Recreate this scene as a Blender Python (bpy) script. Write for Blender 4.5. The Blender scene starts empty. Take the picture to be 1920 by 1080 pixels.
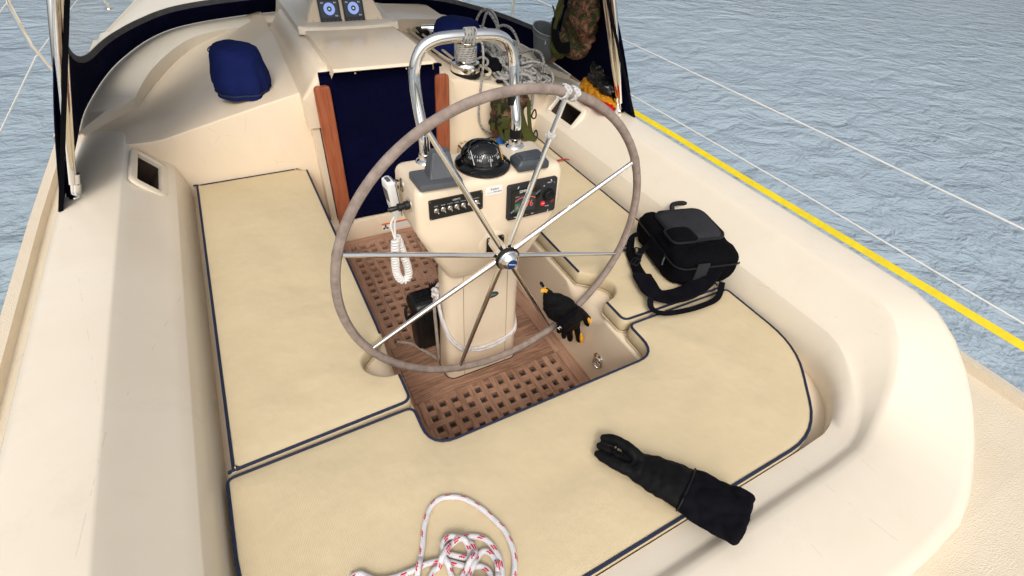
import bpy, bmesh, math, random
from math import radians, pi, sin, cos, sqrt
from mathutils import Vector, Matrix, noise
from mathutils.geometry import delaunay_2d_cdt
random.seed(7)
S = bpy.context.scene
COL = S.collection

# ------------------------------------------------------------------ camera
cd = bpy.data.cameras.new('camera'); cam = bpy.data.objects.new('camera', cd); COL.objects.link(cam)
cd.sensor_fit = 'HORIZONTAL'; cd.sensor_width = 36.0; cd.lens = 36.0 * 911.918 / 1920.0
cd.clip_start = 0.02; cd.clip_end = 6000
RT = Vector((0.87825866, -0.47269892, 0.07223199)); DN = Vector((-0.26716868, -0.61034256, -0.74572304)); FW = Vector((0.39658873, 0.63563959, -0.66232899))
cm = Matrix((RT, -DN, -FW)).transposed().to_4x4(); cm.translation = (-0.598115, -1.023683, 1.563008)
cam.matrix_world = cm
S.camera = cam
# ------------------------------------------------------------------ sky and sun (bright, thinly overcast)
SUN_EL, SUN_AZ = radians(48), radians(203)      # azimuth clockwise from +Y: astern, a little to port
w = bpy.data.worlds.new('World'); S.world = w; w.use_nodes = True
nt = w.node_tree; bg = nt.nodes['Background']
sky = nt.nodes.new('ShaderNodeTexSky'); sky.sky_type = 'NISHITA'; sky.sun_disc = False
sky.sun_elevation = SUN_EL; sky.sun_rotation = SUN_AZ; sky.air_density = 1.0; sky.dust_density = 6.0; sky.ozone_density = 0.6
hs = nt.nodes.new('ShaderNodeHueSaturation'); hs.inputs['Saturation'].default_value = 0.35
nt.links.new(sky.outputs[0], hs.inputs['Color']); nt.links.new(hs.outputs[0], bg.inputs[0]); bg.inputs[1].default_value = 0.15
sd = bpy.data.lights.new('sun', 'SUN'); sun = bpy.data.objects.new('sun', sd); COL.objects.link(sun)
sd.energy = 0.65; sd.angle = radians(15); sd.color = (1.0, 0.95, 0.87)
sdir = Vector((sin(SUN_AZ) * cos(SUN_EL), cos(SUN_AZ) * cos(SUN_EL), sin(SUN_EL)))
sun.rotation_euler = sdir.to_track_quat('Z', 'Y').to_euler(); sun.location = sdir * 30
vs = S.view_settings; vs.view_transform = 'Standard'; vs.look = 'None'; vs.gamma = 1; vs.use_curve_mapping = False
vs.exposure = 0.13

# ------------------------------------------------------------------ materials
def mk(name):
    m = bpy.data.materials.new(name); m.use_nodes = True
    return m, m.node_tree, m.node_tree.nodes['Principled BSDF']
def N(t, k, **kw):
    n = t.nodes.new(k)
    for a, b in kw.items():
        if a in n.inputs.keys(): n.inputs[a].default_value = b
        else: setattr(n, a, b)
    return n
def coords(t, kind='Object', scale=(1, 1, 1), rot=(0, 0, 0)):
    c = t.nodes.new('ShaderNodeTexCoord'); mp = t.nodes.new('ShaderNodeMapping')
    mp.inputs['Scale'].default_value = scale; mp.inputs['Rotation'].default_value = rot
    t.links.new(c.outputs[kind], mp.inputs[0]); return mp.outputs[0]
def ramp(t, fac, stops, interp='LINEAR'):
    r = t.nodes.new('ShaderNodeValToRGB'); r.color_ramp.interpolation = interp
    el = r.color_ramp.elements
    while len(el) < len(stops): el.new(0.5)
    for e, (p, c) in zip(el, stops): e.position = p; e.color = (*c, 1) if len(c) == 3 else c
    t.links.new(fac, r.inputs[0]); return r.outputs[0]
def math_(t, op, a, b=None, c=None):
    n = t.nodes.new('ShaderNodeMath'); n.operation = op
    for i, v in enumerate((a, b, c)):
        if v is None: continue
        if isinstance(v, (int, float)): n.inputs[i].default_value = v
        else: t.links.new(v, n.inputs[i])
    return n.outputs[0]
def mix(t, fac, a, b, mode='MIX'):
    n = t.nodes.new('ShaderNodeMix'); n.data_type = 'RGBA'; n.blend_type = mode
    for sock, v in ((n.inputs[0], fac), (n.inputs[6], a), (n.inputs[7], b)):
        if isinstance(v, (int, float)): sock.default_value = v
        elif isinstance(v, tuple): sock.default_value = (*v, 1) if len(v) == 3 else v
        else: t.links.new(v, sock)
    return n.outputs[2]
def bump(t, bs, h, strength, dist=0.002):
    b = t.nodes.new('ShaderNodeBump'); b.inputs['Strength'].default_value = strength; b.inputs['Distance'].default_value = dist
    t.links.new(h, b.inputs['Height']); 
    if bs.inputs['Normal'].links: t.links.new(bs.inputs['Normal'].links[0].from_socket, b.inputs['Normal'])
    t.links.new(b.outputs[0], bs.inputs['Normal'])
def plain(name, col, rough=0.5, metal=0.0, var=0.0, vscale=8, bmp=0.0, bscale=60, bdist=0.002, spec=0.5, sheen=0.0):
    m, t, b = mk(name)
    b.inputs['Base Color'].default_value = (*col, 1); b.inputs['Roughness'].default_value = rough; b.inputs['Metallic'].default_value = metal
    b.inputs['Specular IOR Level'].default_value = spec
    if sheen: b.inputs['Sheen Weight'].default_value = sheen
    if var:
        n = N(t, 'ShaderNodeTexNoise', Scale=vscale, Detail=5.0, Roughness=0.6); t.links.new(coords(t), n.inputs['Vector'])
        lo = tuple(c * (1 - var) for c in col); hi = tuple(min(1, c * (1 + var)) for c in col)
        t.links.new(ramp(t, n.outputs['Fac'], [(0.3, lo), (0.7, hi)]), b.inputs['Base Color'])
        t.links.new(math_(t, 'MULTIPLY_ADD', n.outputs['Fac'], 0.25, rough - 0.1), b.inputs['Roughness'])
    if bmp:
        n2 = N(t, 'ShaderNodeTexNoise', Scale=bscale, Detail=4.0); t.links.new(coords(t), n2.inputs['Vector'])
        bump(t, b, n2.outputs['Fac'], bmp, bdist)
    return m
def emis(name, col, s):
    m, t, b = mk(name); b.inputs['Base Color'].default_value = (*[c * .3 for c in col], 1)
    b.inputs['Emission Color'].default_value = (*col, 1); b.inputs['Emission Strength'].default_value = s
    b.inputs['Roughness'].default_value = 0.3; return m
def fabric(name, col, col2, period=0.0034, st=0.28, big=0.5, crease=0.3):
    m, t, b = mk(name); b.inputs['Roughness'].default_value = 0.92; b.inputs['Specular IOR Level'].default_value = 0.06
    v = coords(t); sc = 0.314159 / period
    wx = N(t, 'ShaderNodeTexWave', wave_type='BANDS', bands_direction='X', Scale=sc, Distortion=0.25); t.links.new(v, wx.inputs['Vector'])
    wy = N(t, 'ShaderNodeTexWave', wave_type='BANDS', bands_direction='Y', Scale=sc, Distortion=0.25); t.links.new(v, wy.inputs['Vector'])
    wv = math_(t, 'MULTIPLY', wx.outputs['Fac'], wy.outputs['Fac'])
    n = N(t, 'ShaderNodeTexNoise', Scale=3.2, Detail=4.0, Roughness=0.55); t.links.new(v, n.inputs['Vector'])
    n2 = N(t, 'ShaderNodeTexNoise', Scale=28.0, Detail=3.0); t.links.new(v, n2.inputs['Vector'])
    f = math_(t, 'ADD', math_(t, 'MULTIPLY', n.outputs['Fac'], 0.7), math_(t, 'MULTIPLY', n2.outputs['Fac'], 0.3))
    c = ramp(t, f, [(0.35, col2), (0.62, col)])
    c = mix(t, math_(t, 'MULTIPLY', math_(t, 'SUBTRACT', 1.0, wv), 0.16), c, tuple(x * 0.45 for x in col))
    t.links.new(c, b.inputs['Base Color'])
    cr = N(t, 'ShaderNodeTexNoise', Scale=5.5, Detail=2.5, Roughness=.5, Distortion=1.1); t.links.new(coords(t, scale=(1, 1.7, 1), rot=(0, 0, .5)), cr.inputs['Vector'])
    ridge = math_(t, 'POWER', math_(t, 'SUBTRACT', 1.0, math_(t, 'MULTIPLY', math_(t, 'ABSOLUTE', math_(t, 'SUBTRACT', cr.outputs['Fac'], .5)), 2.0)), 14.0)
    bump(t, b, wv, st, 0.0012)
    bump(t, b, math_(t, 'MULTIPLY', ridge, n2.outputs['Fac']), crease, .006)
    bump(t, b, n.outputs['Fac'], big, 0.02)
    return m
def wood(name, dark, mid, light, axis=0, rough=0.7, scale=9.0, stretch=14):
    m, t, b = mk(name); b.inputs['Roughness'].default_value = rough; b.inputs['Specular IOR Level'].default_value = 0.25
    sc = [stretch] * 3; sc[axis] = 1.0
    oi = t.nodes.new('ShaderNodeObjectInfo')
    va = t.nodes.new('ShaderNodeVectorMath'); va.operation = 'ADD'
    cmb = t.nodes.new('ShaderNodeCombineXYZ'); r10 = math_(t, 'MULTIPLY', oi.outputs['Random'], 37.0)
    for i in range(3): t.links.new(r10, cmb.inputs[i])
    t.links.new(coords(t, scale=sc), va.inputs[0]); t.links.new(cmb.outputs[0], va.inputs[1])
    n = N(t, 'ShaderNodeTexNoise', Scale=scale, Detail=8.0, Roughness=0.65, Distortion=0.6); t.links.new(va.outputs[0], n.inputs['Vector'])
    blot = N(t, 'ShaderNodeTexNoise', Scale=5.0, Detail=5.0); t.links.new(coords(t), blot.inputs['Vector'])
    f = math_(t, 'ADD', math_(t, 'MULTIPLY', n.outputs['Fac'], 0.75), math_(t, 'MULTIPLY', blot.outputs['Fac'], 0.3))
    f = math_(t, 'ADD', f, math_(t, 'MULTIPLY', math_(t, 'SUBTRACT', oi.outputs['Random'], 0.5), 0.13))
    t.links.new(ramp(t, f, [(0.36, dark), (0.53, mid), (0.72, light)]), b.inputs['Base Color'])
    bump(t, b, n.outputs['Fac'], 0.35, 0.0015)
    return m
def rope_mat(name, base, fleck, freq=24.0, turns=2.0, fl=0.3, fw=0.35, dirt=0.25, slant=0.15):
    m, t, b = mk(name); b.inputs['Roughness'].default_value = 0.85; b.inputs['Specular IOR Level'].default_value = 0.2
    uv = t.nodes.new('ShaderNodeUVMap'); sp = t.nodes.new('ShaderNodeSeparateXYZ'); t.links.new(uv.outputs[0], sp.inputs[0])
    u, v = sp.outputs[0], sp.outputs[1]
    uu = math_(t, 'FRACT', math_(t, 'ADD', math_(t, 'MULTIPLY', u, turns), math_(t, 'MULTIPLY', v, slant * freq)))
    vv = math_(t, 'FRACT', math_(t, 'ADD', math_(t, 'MULTIPLY', v, freq), math_(t, 'MULTIPLY', u, 0.5 * turns)))
    zig = math_(t, 'MULTIPLY', math_(t, 'SINE', math_(t, 'MULTIPLY', v, 1400.0)), 0.05)
    mk_ = math_(t, 'MULTIPLY', math_(t, 'MULTIPLY', math_(t, 'LESS_THAN', vv, fl), math_(t, 'GREATER_THAN', math_(t, 'ABSOLUTE', math_(t, 'SUBTRACT', uu, fw * .5)), .028)), math_(t, 'LESS_THAN', math_(t, 'ADD', uu, zig), fw))
    n = N(t, 'ShaderNodeTexNoise', Scale=40.0, Detail=4.0); t.links.new(coords(t), n.inputs['Vector'])
    bc = ramp(t, n.outputs['Fac'], [(0.3, tuple(c * (1 - dirt) for c in base)), (0.7, base)])
    t.links.new(mix(t, mk_, bc, fleck), b.inputs['Base Color'])
    br = math_(t, 'MULTIPLY', math_(t, 'SINE', math_(t, 'ADD', math_(t, 'MULTIPLY', u, 50.27), math_(t, 'MULTIPLY', v, 1100.0))),
               math_(t, 'SINE', math_(t, 'SUBTRACT', math_(t, 'MULTIPLY', u, 50.27), math_(t, 'MULTIPLY', v, 1100.0))))
    bump(t, b, br, 0.5, 0.0012)
    return m
def camo(name):
    m, t, b = mk(name); b.inputs['Roughness'].default_value = 0.9; b.inputs['Specular IOR Level'].default_value = 0.15
    v = coords(t)
    n = N(t, 'ShaderNodeTexNoise', Scale=19.0, Detail=2.0, Roughness=0.5, Distortion=1.2); t.links.new(v, n.inputs['Vector'])
    n2 = N(t, 'ShaderNodeTexNoise', Scale=31.0, Detail=2.0, Distortion=1.5); t.links.new(v, n2.inputs['Vector'])
    c = ramp(t, n.outputs['Fac'], [(0.0, (.020, .023, .009)), (0.44, (.042, .043, .016)), (0.51, (.095, .042, .026)), (0.6, (.15, .09, .055))], 'CONSTANT')
    d = ramp(t, n2.outputs['Fac'], [(0.0, (0, 0, 0)), (0.60, (1, 1, 1))], 'CONSTANT')
    t.links.new(mix(t, d, c, (.03, .018, .014)), b.inputs['Base Color'])
    n3 = N(t, 'ShaderNodeTexNoise', Scale=70.0, Detail=3.0); t.links.new(v, n3.inputs['Vector'])
    bump(t, b, n3.outputs['Fac'], 0.5, 0.004)
    return m

def gelcoat(name, col, rough, grip=0.0):
    m, t, b = mk(name); v = coords(t)
    n = N(t, 'ShaderNodeTexNoise', Scale=2.6, Detail=7.0, Roughness=.62, Distortion=.4); t.links.new(v, n.inputs['Vector'])
    n2 = N(t, 'ShaderNodeTexNoise', Scale=17.0, Detail=6.0, Roughness=.7); t.links.new(v, n2.inputs['Vector'])
    n3 = N(t, 'ShaderNodeTexNoise', Scale=6.0, Detail=9.0, Roughness=.75); t.links.new(coords(t, scale=(1, 1, .35)), n3.inputs['Vector'])
    c = ramp(t, n.outputs['Fac'], [(0.28, tuple(x * k for x, k in zip(col, (.955, .945, .925)))), (0.55, col), (0.8, tuple(min(1, x * 1.02) for x in col))])
    grime = ramp(t, n3.outputs['Fac'], [(0.56, (0, 0, 0)), (0.78, (1, 1, 1))])
    c = mix(t, math_(t, 'MULTIPLY', grime, .16), c, (.36, .29, .21))
    sv = N(t, 'ShaderNodeTexVoronoi', feature='DISTANCE_TO_EDGE', Scale=3.1); t.links.new(coords(t, scale=(1, .23, .7), rot=(.3, .5, .8)), sv.inputs['Vector'])
    scr = math_(t, 'MULTIPLY', math_(t, 'LESS_THAN', sv.outputs['Distance'], .0022), math_(t, 'GREATER_THAN', n2.outputs['Fac'], .54))
    c = mix(t, math_(t, 'MULTIPLY', scr, .22), c, (.30, .25, .20))
    t.links.new(c, b.inputs['Base Color'])
    t.links.new(math_(t, 'MULTIPLY_ADD', n2.outputs['Fac'], .30, rough - .12), b.inputs['Roughness'])
    b.inputs['Coat Weight'].default_value = .45; b.inputs['Coat Roughness'].default_value = .12
    n4 = N(t, 'ShaderNodeTexNoise', Scale=9.0, Detail=2.0); t.links.new(v, n4.inputs['Vector'])
    bump(t, b, n4.outputs['Fac'], .10, .004)
    if grip:
        vo = N(t, 'ShaderNodeTexVoronoi', Scale=260.0); t.links.new(v, vo.inputs['Vector']); bump(t, b, vo.outputs['Distance'], grip, .0015)
    return m
GEL = gelcoat('gelcoat_cream', (.775, .645, .480), .34)
GEL2 = gelcoat('gelcoat_pale', (.79, .705, .57), .40)
GRIP = gelcoat('moulded_non_skid', (.74, .64, .49), .62, .9)
CUSH = fabric('cushion_canvas', (.65, .535, .345), (.61, .50, .318), big=.75, crease=.05)
PIPE = plain('navy_piping', (.007, .014, .045), .7, var=.3, vscale=60, bmp=.3, bscale=600)
NAVY = fabric('navy_canvas', (.0018, .0026, .022), (.0012, .0016, .014), .003, .25, .4)
NAVY2 = fabric('navy_cover_cloth', (.010, .018, .100), (.006, .012, .066), .003, .25, .5)
BLACKCLOTH = fabric('black_cloth', (.0042, .0040, .0055), (.0028, .0026, .0036), .003, .4, .6)
BLACKCLOTH2 = plain('black_softshell', (.0045, .0042, .0065), .8, var=.4, vscale=25, bmp=.35, bscale=90, bdist=.003, spec=.07)
LEATHER_BLACK = plain('black_glove_leather', (.0045, .0043, .005), .62, var=.4, vscale=40, bmp=.4, bscale=160, bdist=.0018, spec=.12)
GREYCLOTH = fabric('grey_cloth', (.17, .19, .20), (.12, .14, .15), .003, .3, .4)
GREYCLOTH2 = fabric('charcoal_cloth', (.035, .036, .04), (.024, .025, .029), .003, .3, .4)
TEAKX = wood('weathered_teak_athwart', (.175, .094, .058), (.375, .212, .138), (.49, .305, .21), 0)
TEAKY = wood('weathered_teak_forward', (.175, .094, .058), (.375, .212, .138), (.49, .305, .21), 1)
VARN = wood('varnished_mahogany', (.19, .05, .022), (.32, .092, .042), (.38, .13, .065), 2, .32, 7)
PAN = plain('sole_drain_pan', (.09, .08, .072), .6, var=.3, vscale=12)
STEEL = plain('polished_stainless', (.84, .83, .81), .07, 1.0)
STEELW = plain('worn_stainless', (.64, .60, .53), .2, 1.0, var=.08, vscale=30)
LEATH = plain('stitched_leather', (.265, .212, .182), .82, var=.26, vscale=34, bmp=.7, bscale=160, bdist=.0016, spec=.15)
THREAD = plain('leather_thread', (.36, .29, .25), .8)
BLK = plain('black_plastic', (.006, .006, .0065), .36, var=.25, vscale=30)
BLKM = plain('matt_black_rubber', (.0065, .0065, .007), .55, var=.2, vscale=40, bmp=.2, bscale=300, spec=.25)
BLKG = plain('gloss_black', (.004, .004, .0045), .08)
GREYP = plain('grey_plastic', (.085, .09, .10), .5, var=.12, vscale=20, bmp=.1, bscale=400)
DARKGREYP = plain('dark_grey_plastic', (.05, .058, .068), .45, var=.1, vscale=20)
WHITEP = plain('white_plastic', (.80, .79, .77), .38, var=.03)
WHITEPAINT = plain('white_print', (.75, .75, .74), .5)
GREYPRINT = plain('grey_print', (.42, .42, .44), .5)
DARKPRINT = plain('dark_print', (.03, .03, .04), .5)
ORANGE = plain('orange_print', (.68, .17, .02), .45)
YEL = plain('yellow_leather', (.80, .38, .015), .6, var=.15, vscale=50, bmp=.2, bscale=120)
YELW = plain('yellow_webbing', (.80, .62, .01), .6, var=.08, vscale=30, bmp=.3, bscale=400)
OCHRE = fabric('ochre_cloth', (.55, .24, .018), (.36, .14, .008), .003, .4, .6)
REDC = fabric('red_cloth', (.52, .012, .012), (.36, .008, .008), .003, .3, .5)
REDP = emis('red_backlit_button', (.9, .02, .04), .7)
REDD = plain('dull_red_button', (.22, .02, .02), .4)
BLUEP = plain('blue_plastic', (.005, .11, .42), .35, var=.15, vscale=20)
BLUEBADGE = plain('blue_enamel', (.008, .045, .16), .15)
GREENBADGE = plain('green_badge', (.03, .065, .065), .3)
OLIVE = fabric('olive_webbing', (.066, .072, .022), (.044, .05, .015), .0025, .5, .3)
CAMO = camo('camouflage_cloth')
ROPE_RED = rope_mat('white_rope_red_fleck', (.72, .70, .71), (.56, .010, .045), 27.0, 2.0, .36, .40, .12, .0)
ROPE_GREY = rope_mat('grey_braided_rope', (.44, .43, .40), (.07, .085, .10), 42.0, 2.0, .35, .4, .35)
ROPE_TAN = rope_mat('tan_braided_rope', (.62, .55, .42), (.55, .48, .36), 42.0, 2.0, .3, .4, .2)
ROPE_WHITE = rope_mat('white_braided_rope', (.74, .70, .67), (.16, .07, .10), 30.0, 2.0, .16, .15, .2)
ROPE_DIRTY = rope_mat('soiled_white_rope', (.46, .39, .32), (.14, .07, .06), 30.0, 2.0, .16, .15, .3)
CORDW = rope_mat('white_cord', (.70, .69, .67), (.40, .39, .38), 60.0, 3.0, .3, .3, .2)
SCREEN = emis('lit_screen', (.012, .018, .03), 1.0)
SCR_ORANGE = emis('screen_orange', (.75, .12, .05), .75)
SCR_GREEN = emis('screen_green', (.02, .13, .085), .8)
SCR_BLUE = emis('screen_blue', (.30, .42, .85), .75)
SCR_WHITE = emis('screen_white', (.6, .62, .62), .8)
def glassmat(name, tint, ior=1.45, rough=0.0):
    m, t, b = mk(name); b.inputs['Base Color'].default_value = (*tint, 1); b.inputs['Transmission Weight'].default_value = 1.0
    b.inputs['IOR'].default_value = ior; b.inputs['Roughness'].default_value = rough; return m
def vinyl():
    m, t, b = mk('clear_vinyl'); tr = t.nodes.new('ShaderNodeBsdfTransparent'); tr.inputs[0].default_value = (.90, .93, .95, 1)
    gl = t.nodes.new('ShaderNodeBsdfGlossy'); gl.inputs['Roughness'].default_value = .06
    mx = t.nodes.new('ShaderNodeMixShader'); lw = t.nodes.new('ShaderNodeLayerWeight'); lw.inputs[0].default_value = .5
    k = math_(t, 'MULTIPLY_ADD', math_(t, 'POWER', lw.outputs['Facing'], 4.0), .6, .04)
    t.links.new(k, mx.inputs[0]); t.links.new(tr.outputs[0], mx.inputs[1]); t.links.new(gl.outputs[0], mx.inputs[2])
    t.links.new(mx.outputs[0], t.nodes['Material Output'].inputs[0]); return m
VINYL = vinyl()
def dome_mat():
    m = VINYL.copy(); m.name = 'compass_dome'; m.node_tree.nodes['Transparent BSDF'].inputs[0].default_value = (.97, .97, .97, 1); return m
DOME = dome_mat()
VINYLTRIM = plain('window_binding', (.062, .062, .068), .7, var=.3, vscale=30)
def water():
    m, t, b = mk('sea_water'); b.inputs['Roughness'].default_value = .10; b.inputs['IOR'].default_value = 1.33
    v = coords(t)
    n0 = N(t, 'ShaderNodeTexNoise', Scale=.35, Detail=3.0); t.links.new(v, n0.inputs['Vector'])
    t.links.new(ramp(t, n0.outputs['Fac'], [(0.3, (.31, .39, .45)), (0.7, (.37, .45, .51))]), b.inputs['Base Color'])
    n1 = N(t, 'ShaderNodeTexNoise', Scale=1.6, Detail=5.0, Roughness=.55, Distortion=.6)
    t.links.new(coords(t, scale=(1.0, 1.35, 1), rot=(0, 0, .6)), n1.inputs['Vector'])
    n2 = N(t, 'ShaderNodeTexNoise', Scale=5.5, Detail=4.0, Roughness=.6, Distortion=.8)
    t.links.new(coords(t, scale=(1.0, 1.5, 1), rot=(0, 0, .9)), n2.inputs['Vector'])
    nL = N(t, 'ShaderNodeTexNoise', Scale=.18, Detail=2.0); t.links.new(v, nL.inputs['Vector'])
    amp = math_(t, 'MULTIPLY_ADD', nL.outputs['Fac'], 1.4, .3)
    n3 = N(t, 'ShaderNodeTexNoise', Scale=14.0, Detail=3.0, Distortion=.5); t.links.new(coords(t, scale=(1.0, 1.6, 1), rot=(0, 0, .4)), n3.inputs['Vector'])
    bump(t, b, math_(t, 'MULTIPLY', n1.outputs['Fac'], amp), 0.55, .30)
    bump(t, b, math_(t, 'MULTIPLY', n2.outputs['Fac'], amp), 0.5, .07)
    bump(t, b, n3.outputs['Fac'], 0.25, .02)
    return m
WATER = water()

# ------------------------------------------------------------------ mesh helpers
def V(*a): return Vector(a)
def finish(bm, name, mat, parent=None, loc=None, sharp=38, smooth=True):
    bmesh.ops.recalc_face_normals(bm, faces=bm.faces)
    if smooth:
        for f in bm.faces: f.smooth = True
        sa = radians(sharp)
        for e in bm.edges:
            if len(e.link_faces) == 2 and e.calc_face_angle(0) > sa: e.smooth = False
    me = bpy.data.meshes.new(name); bm.to_mesh(me); bm.free()
    me.materials.append(mat)
    o = bpy.data.objects.new(name, me); COL.objects.link(o)
    if parent is not None: o.parent = parent; o.matrix_parent_inverse = parent.matrix_world.inverted() if parent.type == 'EMPTY' and False else Matrix()
    return o
def tag(o, label, cat=None, group=None, kind=None):
    if label: o['label'] = label
    if cat: o['category'] = cat
    if group: o['group'] = group
    if kind: o['kind'] = kind
    return o
def thing(name, label, cat, group=None):
    o = bpy.data.objects.new(name, None); o.empty_display_size = .05; COL.objects.link(o)
    return tag(o, label, cat, group)
def smoothpath(P, n=8, closed=False):
    P = [Vector(p) for p in P]; out = []; L = len(P)
    rng = range(L) if closed else range(L - 1)
    for i in rng:
        if closed: p0, p1, p2, p3 = P[(i - 1) % L], P[i], P[(i + 1) % L], P[(i + 2) % L]
        else: p0, p1, p2, p3 = P[max(i - 1, 0)], P[i], P[i + 1], P[min(i + 2, L - 1)]
        for k in range(n):
            t = k / n
            out.append(.5 * ((2 * p1) + (p2 - p0) * t + (2 * p0 - 5 * p1 + 4 * p2 - p3) * t * t + (3 * p1 - p0 - 3 * p2 + p3) * t ** 3))
    if not closed: out.append(P[-1].copy())
    return out
def tube(bm, P, r, seg=10, closed=False, cap=True, flat=1.0, up=None):
    """sweep a circle (or ellipse) along P; writes UVs: u round, v metres along"""
    P = [Vector(p) for p in P]; L = len(P)
    uvl = bm.loops.layers.uv.verify()
    rr = r if isinstance(r, (list, tuple)) else [r] * L
    T = []
    for i in range(L):
        a = P[(i - 1) % L] if closed or i > 0 else P[i]; b = P[(i + 1) % L] if closed or i < L - 1 else P[i]
        d = b - a; T.append(d.normalized() if d.length > 1e-9 else (T[-1] if T else V(0, 0, 1)))
    nrm = Vector(up) if up is not None else (V(0, 0, 1) if abs(T[0].z) < .9 else V(1, 0, 0))
    nrm = (nrm - T[0] * nrm.dot(T[0])).normalized()
    rings = []; ln = [0.0]
    for i in range(L):
        if i: ln.append(ln[-1] + (P[i] - P[i - 1]).length)
        nrm = Vector(up) if up is not None else nrm
        nrm = nrm - T[i] * nrm.dot(T[i])
        nrm = nrm.normalized() if nrm.length > 1e-6 else T[i].orthogonal().normalized()
        bn = T[i].cross(nrm)
        rings.append([bm.verts.new(P[i] + (nrm * cos(2 * pi * k / seg) * flat + bn * sin(2 * pi * k / seg)) * rr[i]) for k in range(seg)])
    for i in range(L if closed else L - 1):
        A, B = rings[i], rings[(i + 1) % L]; v0 = ln[i]; v1 = ln[i + 1] if i + 1 < L else ln[i] + (P[0] - P[i]).length
        for k in range(seg):
            f = bm.faces.new((A[k], A[(k + 1) % seg], B[(k + 1) % seg], B[k]))
            for lp, uv in zip(f.loops, ((k / seg, v0), ((k + 1) / seg, v0), ((k + 1) / seg, v1), (k / seg, v1))): lp[uvl].uv = uv
    if cap and not closed: bm.faces.new(rings[0][::-1]); bm.faces.new(rings[-1])
def loft(bm, rings, caps=True, closed_u=True):
    R = [[bm.verts.new(p) for p in r] for r in rings]; n = len(R[0])
    for a, b in zip(R, R[1:]):
        for k in range(n if closed_u else n - 1): bm.faces.new((a[k], a[(k + 1) % n], b[(k + 1) % n], b[k]))
    if caps: bm.faces.new(R[0][::-1]); bm.faces.new(R[-1])
    return R
def rrect(cx, cy, hx, hy, r, n=6):
    r = min(r, hx * .999, hy * .999); out = []
    for (sx, sy, a0) in ((1, 1, 0), (-1, 1, 90), (-1, -1, 180), (1, -1, 270)):
        for k in range(n + 1):
            a = radians(a0 + 90 * k / n); out.append((cx + sx * (hx - r) + r * cos(a), cy + sy * (hy - r) + r * sin(a)))
    return out
def box(bm, c, s, bev=0.0, M=None, seg=2):
    r = bmesh.ops.create_cube(bm, size=1.0); vs_ = r['verts']
    bmesh.ops.scale(bm, vec=s, verts=vs_)
    if bev:
        es = list({e for v in vs_ for e in v.link_edges})
        rb = bmesh.ops.bevel(bm, geom=es, offset=bev, segments=seg, profile=.6, affect='EDGES')
        vs_ = list({v for f in rb['faces'] for v in f.verts} | {v for v in vs_ if v.is_valid})
    mt = (M or Matrix()); mt = Matrix.Translation(c) @ mt
    bmesh.ops.transform(bm, matrix=mt, verts=vs_); return vs_
def lathe(bm, prof, M=None, seg=32):
    """prof: list of (r, h) along local z"""
    M = M or Matrix(); rings = []
    for r, h in prof: rings.append([M @ V(r * cos(2 * pi * k / seg), r * sin(2 * pi * k / seg), h) for k in range(seg)])
    loft(bm, rings, caps=True)
def axisM(o, z, x=None):
    z = Vector(z).normalized(); x = Vector(x) if x is not None else z.orthogonal(); x = (x - z * x.dot(z)).normalized(); y = z.cross(x)
    m = Matrix((x, y, z)).transposed().to_4x4(); m.translation = o; return m
def ell(bm, c, s, M=None, u=16, v=10):
    r = bmesh.ops.create_uvsphere(bm, u_segments=u, v_segments=v, radius=1.0)
    bmesh.ops.scale(bm, vec=s, verts=r['verts']); bmesh.ops.transform(bm, matrix=Matrix.Translation(c) @ (M or Matrix()), verts=r['verts'])
def prism(bm, pts, z0, z1, M=None):
    M = M or Matrix(); loft(bm, [[M @ V(x, y, z0) for x, y in pts], [M @ V(x, y, z1) for x, y in pts]])
def remeshed(bm, name, mat, parent=None, voxel=.006, smooth=6, wr=0.0, wscale=20, seedv=0):
    """union of overlapping lumps into one continuous skin, with cloth wrinkles"""
    me = bpy.data.meshes.new(name); bmesh.ops.recalc_face_normals(bm, faces=bm.faces); bm.to_mesh(me); bm.free()
    o = bpy.data.objects.new(name + '_tmp', me); COL.objects.link(o)
    md = o.modifiers.new('r', 'REMESH'); md.mode = 'VOXEL'; md.voxel_size = voxel
    ms = o.modifiers.new('s', 'SMOOTH'); ms.factor = .5; ms.iterations = smooth
    dg = bpy.context.evaluated_depsgraph_get(); me2 = bpy.data.meshes.new_from_object(o.evaluated_get(dg))
    bpy.data.objects.remove(o)
    if wr:
        me2.calc_loop_triangles()
        nr = [v.normal.copy() for v in me2.vertices]
        for v, n_ in zip(me2.vertices, nr):
            q = v.co * wscale + V(seedv, seedv * 2, 0)
            d = abs(noise.noise(q + .6 * noise.noise_vector(q * .6))) * 1.6 - .5 + .4 * noise.noise(q * 2.3)
            v.co += n_ * d * wr
    for p in me2.polygons: p.use_smooth = True
    me2.name = name; me2.materials.clear(); me2.materials.append(mat)
    o2 = bpy.data.objects.new(name, me2); COL.objects.link(o2)
    if parent is not None: o2.parent = parent
    return o2
def ribbon(bm, P, wdt, th, nrm):
    """flat strap along P; nrm = face normal(s)"""
    P = [Vector(p) for p in P]; rings = []
    for i, p in enumerate(P):
        T = (P[min(i + 1, len(P) - 1)] - P[max(i - 1, 0)]).normalized()
        n_ = Vector(nrm[i]) if isinstance(nrm[0], (tuple, list, Vector)) else Vector(nrm)
        n_ = (n_ - T * n_.dot(T)).normalized(); s = T.cross(n_)
        ww = wdt[i] if isinstance(wdt, list) else wdt
        rings.append([p + s * ww / 2 + n_ * th / 2, p - s * ww / 2 + n_ * th / 2, p - s * ww / 2 - n_ * th / 2, p + s * ww / 2 - n_ * th / 2])
    loft(bm, rings)
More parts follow.
